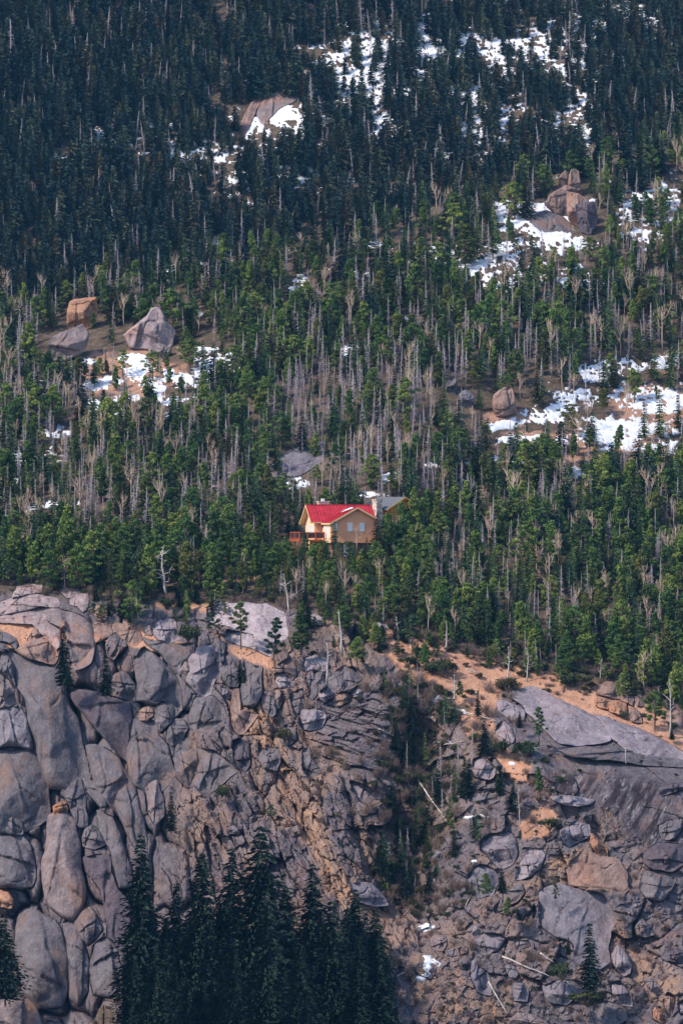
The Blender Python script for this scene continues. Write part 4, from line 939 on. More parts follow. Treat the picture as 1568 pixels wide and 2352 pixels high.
def brush(seed, n=60):
    r = random.Random(seed); br = MB()
    for k in range(n):
        a = r.uniform(0, 6.283); s_ = r.random() * .3; p = np.array([math.cos(a) * s_, math.sin(a) * s_, -.05]); e = p + np.array([r.gauss(0, .3), r.gauss(0, .25), r.uniform(.4, 1)])
        br.tube([tuple(p), tuple((p + e) / 2 + rv(r) * .05), tuple(e)], [.014, .012, .005], 3, False)
        for q in range(3):
            m_ = p + (e - p) * r.uniform(.4, .9); br.tube([tuple(m_), tuple(m_ + rv(r) * .12 + np.array([0, 0, .1]))], [.008, .004], 3, False)
    return None, br.mesh('twigs', M['brush'], False, False)

PROTO = {
 'far': [conifer(s, M['spruce_far'], 22, w, .04, .04, .3, .05, .3, .52, .034) for s, w in ((1, .18), (2, .22), (3, .25), (4, .2), (5, .23))],
 'spruce': [conifer(s, M['spruce'], 27, w, b_, .032, .28, .1, .34, pw, .024) for s, w, b_, pw in ((11, .17, .06, .75), (12, .21, .1, .7), (13, .155, .05, .8), (14, .23, .12, .62), (15, .19, .16, .65))],
 'pine': [pine(s, M['pine'], c, w, b_, .019, 85, .016, .8, 1.0, tp_) for s, c, w, b_, tp_ in ((21, 46, .2, .14, .55), (22, 52, .25, .12, .5), (23, 40, .19, .24, .6), (24, 50, .28, .2, .5), (25, 38, .24, .3, .35), (26, 48, .2, .1, .65))] + [pine(s, M['pine'], c, w, b_, .020, 90, .018, .5, 1.0, tp_) for s, c, w, b_, tp_ in ((27, 34, .36, .22, .2), (28, 28, .32, .3, .1), (29, 40, .34, .12, .4))],
 'dead': [dead(s, M['dead'], 120, w, b_, tk, 0.0, .0034) for s, w, b_, tk in ((31, .09, .12, .010), (32, .12, .2, .011), (33, .07, .1, .009), (34, .10, .3, .012), (35, .13, .15, .010))],
 'aspen': [broadleaf(s, M['aspen'], f, sp, .011) for s, f, sp in ((41, 6, .14), (42, 5, .18), (43, 7, .12), (44, 4, .16))],
 'snag': [snag(s, M['silver'], n_, t_, w) for s, n_, t_, w in ((51, 9, .026, .25), (52, 12, .022, .32), (53, 6, .03, .2), (54, 14, .02, .3))],
 'openpine': [pine(s, M['spruce'], c, w, b_, .021, p_, .017, .5) for s, c, w, b_, p_ in ((61, 22, .24, .36, 80), (62, 26, .22, .26, 70), (63, 20, .32, .5, 95))],
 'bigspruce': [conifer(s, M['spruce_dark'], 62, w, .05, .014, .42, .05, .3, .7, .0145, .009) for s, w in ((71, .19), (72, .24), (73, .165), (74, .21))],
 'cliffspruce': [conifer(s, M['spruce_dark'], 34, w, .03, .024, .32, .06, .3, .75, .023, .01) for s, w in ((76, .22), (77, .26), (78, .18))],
 'bush': [bush(s, M['juniper']) for s in (81, 82, 83)],
 'brush': [brush(s) for s in (91, 92)],
}
NAME = {'far': 'spruce_tree', 'spruce': 'spruce_tree', 'pine': 'pine_tree', 'dead': 'dead_tree', 'aspen': 'aspen_tree', 'snag': 'snag', 'openpine': 'pine_tree', 'bigspruce': 'spruce_tree', 'cliffspruce': 'spruce_tree', 'bush': 'juniper_bush', 'brush': 'brush'}
CAT = {'spruce_tree': 'spruce tree', 'pine_tree': 'pine tree', 'dead_tree': 'dead tree', 'aspen_tree': 'aspen tree', 'snag': 'dead tree', 'juniper_bush': 'bush'}
PARTS = {'far': ('trunk', 'crown'), 'spruce': ('trunk', 'crown'), 'pine': ('trunk', 'crown'), 'openpine': ('trunk', 'crown'), 'bigspruce': ('trunk', 'crown'), 'cliffspruce': ('trunk', 'crown'),
         'dead': ('trunk', 'branches'), 'aspen': ('trunk', 'branches'), 'snag': ('trunk', 'branches'), 'bush': ('stems', 'foliage')}

def tree(kind, px, py, hpx, label, group=None, fwd=0.0, lean=0.0, idx=None, wide=1.0, rz=None):
    D = float(gsample(px, py)[0]) - fwd
    p = W3(np.array([px]), np.array([py]), np.array([D]))[0]
    h = hpx * K * D
    i = rng.randrange(len(PROTO[kind])) if idx is None else idx
    root = bpy.data.objects.new(NAME[kind], None); COL.objects.link(root)
    root.empty_display_size = 0.5
    root.location = p; root.scale = (h * wide, h * wide, h)
    root.rotation_euler = (rng.uniform(-.03, .03), lean, rng.uniform(0, 6.28) if rz is None else rz)
    if lean: root.rotation_mode = 'ZYX'
    for nm, me in zip(PARTS[kind], PROTO[kind][i]):
        link(nm, me, root)
    tag(root, label, CAT[NAME[kind]], group)
    return root

# ------------------------------------------------------------------ the red roofed house
def zpt(zx, zy): return 602.9 + zx * .2563, 1062.2 + zy * .2563
M['roof'] = simple('red metal roof', (0.42, 0.022, 0.035), 0.45, 0.3, 0.8, (1, 1, 1), 0.5)
M['stucco'] = simple('brown stucco', (0.74, 0.355, 0.20), 0.9, 0.06, 0.8)
M['cream'] = simple('sunlit wall cream', (0.74, 0.56, 0.36), 0.8, 0.06, 1.0)  # paler wall colour for left-facing sides, with their sunlight put in
M['trim'] = simple('pale wood trim', (0.72, 0.50, 0.27), 0.7, 0.1, 2.0)
M['deck'] = simple('red stained deck wood', (0.42, 0.10, 0.035), 0.7, 0.2, 3.0)
M['mesh'] = simple('dark deck mesh panel', (0.035, 0.03, 0.04), 0.6, 0.1)
M['frame'] = simple('white window frame', (0.80, 0.80, 0.80), 0.5, 0.04)
M['blind'] = simple('white blind and sky reflection in glass', (0.74, 0.75, 0.76), 0.2, 0.03, 1.0, (1, 1, 1), 0.5)  # pane white also holds the sky's reflection, put into the colour
M['glass'] = simple('dark window glass', (0.03, 0.035, 0.045), 0.08, 0.1, 1.0, (1, 1, 1), 0.6)
M['lamp'] = simple('black wall lantern', (0.05, 0.035, 0.03), 0.5, 0.1)
M['concrete'] = simple('brown skirt boards', (0.26, 0.15, 0.10), 0.9, 0.15)
M['pinkstone'] = simple('pink chimney stone', (0.56, 0.42, 0.38), 0.9, 0.2, 2.0)
M['shingle'] = simple('grey shingles', (0.11, 0.125, 0.15), 0.85, 0.2, 2.5, (1, 1, 4))
M['log'] = simple('honey coloured logs', (0.74, 0.37, 0.09), 0.7, 0.2, 2.0, (1, 1, 5))
m_, nt, b = mat('mortared fieldstone', 0.9)
v = N(nt, 'ShaderNodeTexVoronoi'); v.inputs['Scale'].default_value = 3.0
nt.links.new(N(nt, 'ShaderNodeTexCoord').outputs['Object'], v.inputs['Vector'])
nt.links.new(ramp(nt, v.outputs['Color'], [(0.2, (0.30, 0.22, 0.19)), (0.5, (0.55, 0.46, 0.40)), (0.8, (0.72, 0.66, 0.60))]), b.inputs['Base Color'])
M['fieldstone'] = m_

house = bpy.data.objects.new('house', None); COL.objects.link(house)
hd = 597.0; hx, hy = zpt(465, 0)
house.location = ((hx - CX) * K * hd, hd, -8.0); house.rotation_euler = (0, 0, math.radians(17))
tag(house, 'brown house with bright red metal roof standing among the pines', 'house')
def win(x0, x1, z0, z1, plane, side, glassm, parent, nm='window'):
    """framed window; side 'f' on a wall facing -y at y=plane, 'l' on a wall facing -x at x=plane"""
    t = 0.09; fr = MB(); pa = MB()
    def bx(mb, a0, a1, c0, c1, d0, d1):
        if side == 'f': mb.box(a0, a1, plane - d1, plane - d0, c0, c1)
        else: mb.box(plane - d1, plane - d0, a0, a1, c0, c1)
    bx(fr, x0 - t, x0, z0 - t, z1 + t, -.02, .07); bx(fr, x1, x1 + t, z0 - t, z1 + t, -.02, .07)
    bx(fr, x0, x1, z1, z1 + t, -.02, .07); bx(fr, x0, x1, z0 - t, z0, -.02, .09)
    zm = (z0 + z1) / 2; bx(fr, x0, x1, zm - .025, zm + .025, .0, .05)
    w = fr.build(nm, M['frame'], parent)
    bx(pa, x0, x1, z0, zm - .025, .0, .025); bx(pa, x0, x1, zm + .025, z1, .0, .025); pa.build('pane', glassm, w); return w

# main block walls (pentagon gable) and wing
w = MB()
eF, eB, rid = 6.2, 5.8, 9.25
w.poly_prism([(0, 0, -1.5), (0, 6.3, -1.5), (0, 6.3, eB), (0, 2.9, rid - .1), (0, 0, eF)], (.35, 0, 0))
w.build('gable_wall', M['cream'], house)
w = MB(); w.box(.352, 11.8, 0, .3, -1.5, eF); w.box(.352, 11.8, 6.0, 6.3, -1.5, eB)
w.poly_prism([(11.8, 0, -1.5), (11.8, 6.3, -1.5), (11.8, 6.3, eB), (11.8, 2.9, rid - .1), (11.8, 0, eF)], (.3, 0, 0))
w.build('wall', M['stucco'], house)
wx0, wx1, wy, wr, wrx = 1.5, 10.7, -6.1, 8.8, 6.7
zl, zr = 6.05, 6.75
w = MB(); w.poly_prism([(wx0 + .002, wy, 2.0), (wx1, wy, 2.0), (wx1, wy, zr), (wrx, wy, wr - .12), (wx0 + .002, wy, zl)], (0, .3, 0))
w.box(wx1 - .3, wx1 - .002, wy + .302, -.002, 2.0, zr - .1)
w.build('wing_wall', M['stucco'], house)
w = MB(); w.box(wx0, wx0 + .3, wy + .302, -.002, 2.0, zl - .05); w.build('wing_side_wall', M['cream'], house)
w = MB(); w.box(wx0 + .5, wx1 - .4, wy + .6, -.1, -1.8, 1.998); w.build('foundation', M['concrete'], house)
# roofs
def slope(mb, a, b2, c, d, th=.16):
    """roof plane from four corner points, given thickness downward"""
    mb.poly_prism([a, b2, c, d], (0, 0, -th))
rf = MB()
x0, x1 = -1.0, 12.6
slope(rf, (x0, -.85, eF - .15), (x1, -.85, eF - .15), (x1, 2.8, rid + .15), (x0, 2.8, rid + .15))
slope(rf, (x0, 2.802, rid + .15), (x1, 2.802, rid + .15), (x1, 7.0, eB - .15), (x0, 7.0, eB - .15))
roof = rf.build('roof', M['roof'], house)
rw = MB()
xl, xr, yf = 1.15, 11.05, -6.75
lz, rz_, az = zl - .2, zr - .15, wr + .12
slope(rw, (xl, yf, lz), (wrx, yf, az), (wrx, 2.2, az), (xl, -.3, lz))
slope(rw, (wrx + .002, yf, az), (xr, yf, rz_), (xr, -.3, rz_), (wrx + .002, 2.2, az))
wroof = rw.build('wing_roof', M['roof'], house)
sm = MB()
for i in range(19):
    x = x0 + .25 + i * (x1 - x0 - .5) / 18
    sm.poly_prism([(x - .05, -.86, eF - .148), (x + .05, -.86, eF - .148), (x + .05, 2.8, rid + .152), (x - .05, 2.8, rid + .152)], (0, 0, .13))
sm.build('standing_seams', M['roof'], roof)
rc = MB(); rc.box(x0 - .02, x1 + .02, 2.66, 2.94, rid + .14, rid + .24); rc.build('ridge_cap', M['roof'], roof)
sm = MB()
for i in range(11):
    y = yf + .2 + i * .62
    sm.poly_prism([(xl, y - .03, lz + .002), (xl, y + .03, lz + .002), (wrx, y + .03, az + .002), (wrx, y - .03, az + .002)], (0, 0, .07))
    sm.poly_prism([(wrx, y - .03, az + .002), (wrx, y + .03, az + .002), (xr, y + .03, rz_ + .002), (xr, y - .03, rz_ + .002)], (0, 0, .07))
sm.build('standing_seams', M['roof'], wroof)
sn = MB(); sn.poly_prism([(3.9, -4.8, 7.92), (6.2, -5.6, 8.74), (6.5, -3.5, 8.86), (5.2, -3.7, 8.4)], (0, 0, .1)); sn.build('snow_patch', M['snow'], wroof)
tr = MB()
tr.poly_prism([(x0 - .06, -.9, eF - .36), (x0 - .06, -.9, eF - .05), (x0 - .06, 2.8, rid + .2), (x0 - .06, 2.8, rid - .14)], (.058, 0, 0))
tr.poly_prism([(x0 - .06, 2.802, rid - .14), (x0 - .06, 2.802, rid + .2), (x0 - .06, 7.05, eB - .05), (x0 - .06, 7.05, eB - .36)], (.058, 0, 0))
tr.box(x0 + .002, xl + .02, -.95, -.87, eF - .4, eF - .17)
tr.build('gable_trim', M['trim'], house)
tr = MB()
tr.poly_prism([(xl - .05, yf - .06, lz - .32), (xl - .05, yf - .06, lz + .02), (wrx, yf - .06, az + .04), (wrx, yf - .06, az - .30)], (0, .058, 0))
tr.poly_prism([(wrx + .002, yf - .06, az - .30), (wrx + .002, yf - .06, az + .04), (xr + .05, yf - .06, rz_ + .02), (xr + .05, yf - .06, rz_ - .32)], (0, .058, 0))
tr.box(xl - .08, xl - .01, yf, -.96, lz - .30, lz - .02)
tr.build('wing_trim', M['trim'], house)
sf = MB(); slope(sf, (x0 + .02, -.8, eF - .32), (-.01, -.8, eF - .32), (-.01, 2.8, rid - .02), (x0 + .02, 2.8, rid - .02), .03)
slope(sf, (x0 + .02, 2.82, rid - .02), (-.01, 2.82, rid - .02), (-.01, 6.9, eB - .32), (x0 + .02, 6.9, eB - .32), .03); sf.build('soffit', M['trim'], house)
# windows, door, lamp
win(4.95, 5.72, 4.36, 5.83, wy, 'f', M['blind'], house); win(7.4, 8.17, 4.36, 5.83, wy, 'f', M['blind'], house); win(2.1, 2.65, 4.6, 5.8, wy, 'f', M['blind'], house)
win(2.3, 3.1, 6.1, 7.2, 0, 'l', M['glass'], house); win(.5, 2.2, 3.3, 5.3, 0, 'l', M['blind'], house); win(2.7, 4.6, 3.3, 5.3, 0, 'l', M['blind'], house)
win(-5.0, -3.7, 3.0, 5.1, wx0, 'l', M['blind'], house); win(-2.9, -1.6, 3.0, 5.1, wx0, 'l', M['blind'], house)
d = MB(); d.box(4.2, 5.1, wy + .52, wy + .598, -.6, 1.7); dr = d.build('door', M['frame'], house)
d = MB(); d.box(4.0, 4.19, wy + .5, wy + .597, -.6, 1.8); d.box(4.2, 5.1, wy + .5, wy + .597, 1.7, 1.8); d.build('door_frame', M['lamp'], dr)
l = MB(); l.box(wx0 - .25, wx0 - .01, -1.15, -.9, 5.0, 5.5); l.box(wx0 - .2, wx0 - .05, -1.1, -.95, 5.5, 5.65); l.build('wall_lantern', M['lamp'], house)
c = MB(); c.box(2.2, 4.4, 4.6, 5.7, 6.5, 9.95); c.box(2.1, 4.5, 4.5, 5.8, 9.95, 10.15); ch = c.build('chimney', M['pinkstone'], house)
c = MB(); c.box(2.95, 3.55, 4.9, 5.4, 10.15, 10.65); c.build('chimney_cap', M['frame'], ch)
# deck
f = MB(); f.box(-4.0, 1.2, -3.2, -.05, 2.38, 2.6); f.box(-4.0, -.1, -.04, 3.2, 2.38, 2.6)
deck = f.build('deck', M['deck'], house)
for (x, y) in ((-3.9, -3.1), (-2.3, -3.1), (-.7, -3.1), (1.05, -3.1), (-3.9, .2), (-3.9, 3.1)):
    pz = MB(); pz.box(x - .11, x + .11, y - .11, y + .11, -1.6, 4.15); pz.build('deck_post', M['deck'], deck)
    pz = MB(); pz.box(x - .06, x + .06, y + .12, y + 1.4, 1.9, 2.1)
rl = MB()
rl.box(-4.06, 1.16, -3.16, -3.04, 3.95, 4.08); rl.box(-4.06, 1.16, -3.14, -3.06, 2.85, 2.95); rl.box(-3.96, -3.84, -3.03, 3.15, 3.95, 4.08); rl.box(-3.94, -3.86, -3.03, 3.15, 2.85, 2.95)
rl.box(-4.06, 1.16, -3.26, -3.21, 2.3, 2.66); rl.box(-4.06, -4.01, -3.2, 3.2, 2.3, 2.66)
for k in range(9): rl.box(-3.5 + k * .52, -3.44 + k * .52, -3.13, -3.07, 2.95, 3.95)
rl.build('railing', M['deck'], deck)
pn = MB(); pn.box(-3.8, 1.0, -3.115, -3.09, 2.97, 3.93); pn.box(-3.91, -3.885, -2.9, 3.0, 2.97, 3.93); pn.build('mesh_panel', M['mesh'], deck)

# ------------------------------------------------------------------ the log cabin behind it
cabin = bpy.data.objects.new('log_cabin', None); COL.objects.link(cabin)
cd = 611.0; cx_, cy_ = zpt(1115, 0)
cabin.location = ((cx_ - CX) * K * cd, cd, -4.4); cabin.rotation_euler = (0, 0, math.radians(34))
tag(cabin, 'honey coloured log cabin with grey shingle roof and stone chimney, behind the red roof', 'cabin')
hw, cl, ez, rz2 = 3.9, 9.0, 5.05, 7.35
w = MB(); n = 12
for k in range(n):
    z = -1.0 + k * .5
    w.tube([(.3, 0, z), (2 * hw - .3, 0, z)], [.27, .27], 8); w.tube([(.3, .1, z + .25), (.3, cl, z + .25)], [.27, .27], 8)
w.poly_prism([(.3, .02, -1.2), (2 * hw - .3, .02, -1.2), (2 * hw - .3, .02, ez), (hw, .02, rz2 - .2), (.3, .02, ez)], (0, .2, 0))
w.box(2 * hw - .5, 2 * hw - .302, .25, cl, -1.2, ez - .1)
w.build('log_wall', M['log'], cabin)
rf = MB()
slope(rf, (-.45, -.9, ez - .1), (hw, -.9, rz2 + .1), (hw, cl + .4, rz2 + .1), (-.45, cl + .4, ez - .1), .18)
slope(rf, (hw + .002, -.9, rz2 + .1), (2 * hw + .45, -.9, ez - .1), (2 * hw + .45, cl + .4, ez - .1), (hw + .002, cl + .4, rz2 + .1), .18)
rf.build('shingle_roof', M['shingle'], cabin)
tr = MB()
tr.poly_prism([(-.5, -.97, ez - .42), (-.5, -.97, ez - .08), (hw, -.97, rz2 + .14), (hw, -.97, rz2 - .22)], (0, .065, 0))
tr.poly_prism([(hw + .002, -.97, rz2 - .22), (hw + .002, -.97, rz2 + .14), (2 * hw + .5, -.97, ez - .08), (2 * hw + .5, -.97, ez - .42)], (0, .065, 0))
for k, (x, z) in enumerate(((.6, ez - .35), (hw, rz2 - .55))): tr.tube([(x, -.9, z), (x, .3, z)], [.16, .16], 7)
tr.build('gable_trim', M['log'], cabin)
win(2.6, 3.5, 2.2, 3.6, -.27, 'f', M['glass'], cabin)
c = MB()
c.poly_prism([(-2.6, .3, -1.5), (-.75, .3, -1.5), (-.75, 2.0, -1.5), (-2.6, 2.0, -1.5)], (0, 0, 4.9))
c.poly_prism([(-2.6, .3, 3.402), (-.75, .3, 3.402), (-.95, .3, 4.6), (-2.3, .3, 4.6)], (0, 1.7, 0))
c.box(-2.3, -.95, .35, 1.9, 4.602, 6.75); c.box(-2.4, -.85, .25, 2.0, 6.752, 6.95)
c.build('chimney', M['fieldstone'], cabin)

# ------------------------------------------------------------------ trees that stand out one by one
# kind, base x, base y, height, label, options
ONE = [
 ('cliffspruce',146,1578,130,'narrow dark spruce in front of the great rounded dome',dict(fwd=7,idx=2)),
 ('cliffspruce',244,1600,100,'narrow dark spruce, smaller of two on the left cliff face',dict(fwd=6,idx=0)),
 ('openpine',211,1434,48,'tiny pine in a notch right of the left cliff top slabs',dict(fwd=2)),
 ('pine',110,1358,92,'dark bushy pine behind the pale knob at the left cliff top',dict()),
 ('pine',304,1440,105,'tall ragged pine on the rim above the pale capped boulder',dict(fwd=2)),
 ('snag',318,1420,80,'grey snag just behind the ragged rim pine',dict(fwd=2)),
 ('snag',384,1372,120,'large grey skeleton of a dead pine at the forest edge above the rim',dict(idx=3,wide=1.3)),
 ('spruce',300,1440,60,'short dark spruce at the foot of the ragged rim pine',dict(fwd=3)),
 ('bush',382,1398,40,'dark rounded bush on pinkish gravel above the rim',dict()),
 ('bush',432,1470,46,'dark bush beside the pale capped boulder',dict(fwd=3,wide=1.3)),
 ('openpine',553,1486,102,'bonsai like pine growing from the bright slab',dict(fwd=3,idx=0)),
 ('openpine',502,1466,44,'small round topped pine left of the bonsai like pine',dict(fwd=3,idx=2)),
 ('openpine',478,1466,60,'small leaning pine at the left edge of the bright slab',dict(fwd=3,lean=.12)),
 ('openpine',631,1530,112,'thin tall pine with a pale bare stem on the rim',dict(fwd=5,idx=1)),
 ('pine',691,1500,92,'broad grey green bushy pine right of the bright slab',dict(fwd=3,wide=1.25,idx=5)),
 ('snag',665,1408,92,'pale snag at the forest edge above the bright slab',dict(fwd=1)),
 ('snag',785,1503,102,'silver hooked snag above the broken rim',dict(fwd=2,idx=2)),
 ('snag',750,1568,94,'white bare snag in front of the white topped rim boulder',dict(fwd=7,idx=0)),
 ('pine',820,1524,60,'dark bushy pine above the lichen covered block',dict(fwd=3,wide=1.3)),
 ('pine',836,1470,56,'pine at the left end of the orange gravel',dict()),
 ('cliffspruce',553,1570,56,'tiny dark spruce wedged in the cliff under the bonsai like pine',dict(fwd=6)),
 ('openpine',946,1520,106,'umbrella shaped pine on the orange gravel ridge',dict(idx=2)),
 ('snag',916,1474,58,'bleached snag just left of the umbrella shaped pine',dict(idx=1)),
 ('bush',938,1530,36,'dark juniper at the foot of the umbrella shaped pine',dict(fwd=1)),
 ('snag',1023,1498,74,'pale straight stemmed snag on the gravel ridge among green tufts',dict(idx=2)),
 ('bush',1016,1550,48,'large spreading juniper on the orange gravel',dict(fwd=1,wide=1.5)),
 ('snag',1165,1568,84,'forked white snag rising from a juniper on the gravel',dict(idx=0)),
 ('bush',1168,1586,40,'dark juniper around the foot of the forked white snag',dict(fwd=1,wide=1.4)),
 ('snag',1208,1566,74,'thin dark limbed snag right of the forked white snag',dict(idx=3)),
 ('pine',1223,1522,78,'twisted pine with yellowish crown at the edge of the gravel ridge',dict()),
 ('pine',1125,1535,48,'low bushy pine on the upper side of the gravel ridge',dict(wide=1.3)),
 ('cliffspruce',1098,1648,62,'small neat spruce standing on orange gravel above the long fallen log',dict(fwd=1,idx=2)),
 ('snag',1041,1632,84,'pale leaning snag above the largest snow spot of the gully',dict(idx=0)),
 ('pine',1056,1600,34,'dark flat topped tuft beside the pale leaning snag',dict(fwd=2,wide=1.6)),
 ('cliffspruce',944,1692,90,'slender spruce with a pale trunk left of the gully',dict(fwd=2,idx=2)),
 ('cliffspruce',1194,1674,40,'small spruce against the left shoulder of the great sloping slab',dict(fwd=3)),
 ('openpine',1237,1708,84,'dark pine with tiered crown in front of the great sloping slab',dict(fwd=4,idx=1)),
 ('cliffspruce',1114,1736,80,'dark spruce just left of the lone teardrop boulder',dict(fwd=2,idx=1)),
 ('bush',1150,1730,40,'dark shrub below the lone teardrop boulder',dict(fwd=2)),
 ('bush',1205,1735,46,'dark shrub under the lower edge of the great sloping slab',dict(fwd=2,wide=1.3)),
 ('bush',1316,1578,50,'round dark juniper on the right part of the gravel ridge',dict(wide=1.3)),
 ('pine',1503,1674,86,'bushy pine beside the tallest silver snag at right',dict(fwd=1)),
 ('snag',1538,1690,134,'tallest silver snag near the right edge',dict(fwd=1,idx=3,wide=.7)),
 ('snag',1378,1562,50,'broken grey snag behind the stacked tan tor',dict()),
 ('cliffspruce',1543,1700,28,'tiny reddish brown spruce at the foot of the tallest silver snag',dict(fwd=1,wide=1.5)),
 ('snag',1437,1750,74,'thin grey pole of a dead tree on the long dark ledge',dict(fwd=5,idx=2,wide=.5)),
 ('pine',1238,1822,58,'dark bushy pine left of the streaked face on the right',dict(fwd=3)),
 ('snag',1194,1888,86,'grey pole with short stubs beside the orange gravel pocket',dict(fwd=2,idx=3,wide=.6)),
 ('cliffspruce',1176,1868,74,'dark spruce behind the grey pole by the orange gravel pocket',dict(fwd=1,idx=1)),
 ('cliffspruce',1150,1830,70,'dark spruce right of the stacked gully boulders',dict(fwd=2,idx=0)),
 ('bush',1285,1800,24,'small green shrub on the flat pale ledge at right',dict(fwd=4)),
 ('bush',1262,1905,40,'green shrub at the right side of the orange gravel pocket',dict(fwd=3)),
 ('pine',1115,2066,58,'left of two small dark pines on the cracked grey boulder',dict(fwd=6)),
 ('cliffspruce',1153,2054,60,'right of two small dark pines on the cracked grey boulder',dict(fwd=6,wide=1.3)),
 ('pine',1164,2106,44,'dark pine below the smooth slanted block',dict(fwd=5,wide=1.3)),
 ('cliffspruce',1353,2278,158,'slender spruce standing before the wide grey face, lower right',dict(fwd=6,idx=2)),
 ('bush',1290,2250,52,'dark round shrub left of the slender spruce, lower right',dict(fwd=4)),
 ('cliffspruce',1305,2195,42,'small spruce up left of the slender spruce, lower right',dict(fwd=4)),
 ('bush',1350,2310,50,'dark shrub at the bottom edge below the slender spruce',dict(fwd=4,wide=1.5)),
 ('openpine',1275,2080,60,'wispy little pine on the wide grey face, lower right',dict(fwd=5,idx=1,wide=.6)),
 ('cliffspruce',393,1912,92,'dark spruce clinging to the cliff among ribbed columns',dict(fwd=5,idx=2)),
 ('openpine',622,1900,50,'small flat pine high on the stained slope above the big spruces',dict(fwd=4,idx=2)),
 ('bush',510,1830,34,'dark shrub in a crack of the mid cliff face',dict(fwd=3)),
 ('bush',655,1700,36,'dark shrub beside the small white flecked block',dict(fwd=3)),
 ('cliffspruce',12,2300,200,'dark feathery spruce at the left edge in front of the huge boulder',dict(fwd=10,idx=1)),
 # the dark spruces at the foot of the cliff
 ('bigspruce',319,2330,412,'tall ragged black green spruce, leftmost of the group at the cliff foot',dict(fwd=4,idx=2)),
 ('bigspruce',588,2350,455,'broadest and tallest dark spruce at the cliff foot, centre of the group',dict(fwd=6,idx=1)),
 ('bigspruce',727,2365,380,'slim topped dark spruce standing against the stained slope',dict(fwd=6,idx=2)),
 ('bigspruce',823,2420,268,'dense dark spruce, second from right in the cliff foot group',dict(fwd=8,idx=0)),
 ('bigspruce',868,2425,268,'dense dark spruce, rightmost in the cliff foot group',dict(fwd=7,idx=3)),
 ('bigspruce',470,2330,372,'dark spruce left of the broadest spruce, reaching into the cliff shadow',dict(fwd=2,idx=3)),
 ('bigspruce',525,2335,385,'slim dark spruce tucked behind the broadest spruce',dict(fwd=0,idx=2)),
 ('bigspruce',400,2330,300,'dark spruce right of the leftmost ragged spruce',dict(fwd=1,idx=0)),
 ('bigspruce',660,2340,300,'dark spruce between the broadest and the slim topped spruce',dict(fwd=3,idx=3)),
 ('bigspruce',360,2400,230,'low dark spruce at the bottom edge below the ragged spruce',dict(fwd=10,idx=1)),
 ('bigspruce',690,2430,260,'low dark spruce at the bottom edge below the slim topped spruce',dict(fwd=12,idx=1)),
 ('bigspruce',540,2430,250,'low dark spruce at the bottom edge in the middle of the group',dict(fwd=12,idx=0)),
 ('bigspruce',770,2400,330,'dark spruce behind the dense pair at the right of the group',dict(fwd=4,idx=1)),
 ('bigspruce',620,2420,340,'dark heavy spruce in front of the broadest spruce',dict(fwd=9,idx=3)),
 # round the house
 ('spruce',769,1268,70,'bushy spruce standing against the corner of the brown wing',dict(fwd=14,idx=1)),
 ('aspen',819,1264,62,'bare shrubby aspen in front of the brown wing between its windows',dict(fwd=14,wide=1.5)),
 ('spruce',869,1262,84,'dark spruce hiding the right corner of the brown wing',dict(fwd=12,idx=3)),
 ('pine',890,1270,90,'green pine below the log cabin',dict(fwd=9)),
 ('pine',905,1262,62,'bright pine in front of the log cabin wall',dict(fwd=4)),
 ('pine',926,1226,72,'green pine hiding the right side of the log cabin wall',dict(fwd=3,idx=1)),
 ('spruce',893,1222,44,'small spruce at the foot of the stone chimney',dict(fwd=5)),
 ('aspen',947,1264,62,'pale bare aspen right of the log cabin, fan shaped',dict(wide=1.2)),
 ('aspen',987,1306,80,'pale bare aspen low right of the log cabin, forked',dict(wide=1.1)),
 ('pine',796,1288,44,'low pine before the brown wing, left of its shrubby aspen',dict(fwd=14,wide=1.2)),
 ('spruce',842,1286,52,'low spruce before the brown wing, right of its shrubby aspen',dict(fwd=14,wide=1.2)),
 ('pine',862,1292,46,'low pine under the right corner of the brown wing',dict(fwd=15,wide=1.3)),
 ('spruce',752,1292,50,'low spruce below the bushy spruce at the wing corner',dict(fwd=15,wide=1.2)),
 ('spruce',680,1224,62,'dark spruce just left of the red roof gable',dict()),
 ('spruce',663,1230,62,'dark spruce beyond the left end of the deck',dict()),
 ('spruce',770,1160,76,'lone green spruce rising behind the red roof',dict()),
 ('pine',700,1275,52,'bushy pine in front of the deck corner',dict(fwd=14)),
 ('pine',655,1280,46,'bushy pine below the left end of the deck',dict(fwd=12)),
 ('pine',735,1282,42,'bushy pine under the deck by the brown wing',dict(fwd=14)),
 ('pine',950,1232,108,'tall bright pine right of the log cabin',dict(fwd=2,idx=5)),
 ('aspen',572,1276,76,'pale bare aspen in the pines left of the house',dict(wide=1.2)),
 ('pine',395,770,104,'broad old spruce right of the cone shaped grey tower',dict(wide=1.3)),
 ('snag',313,742,66,'bare forked snag between the two rock towers',dict(idx=0)),
 ('pine',212,764,46,'green pine growing against the orange pinnacle',dict(fwd=6)),
]
for k, x, y, h, lab, op in ONE:
    tree(k, x, y, h, lab, None, **op)

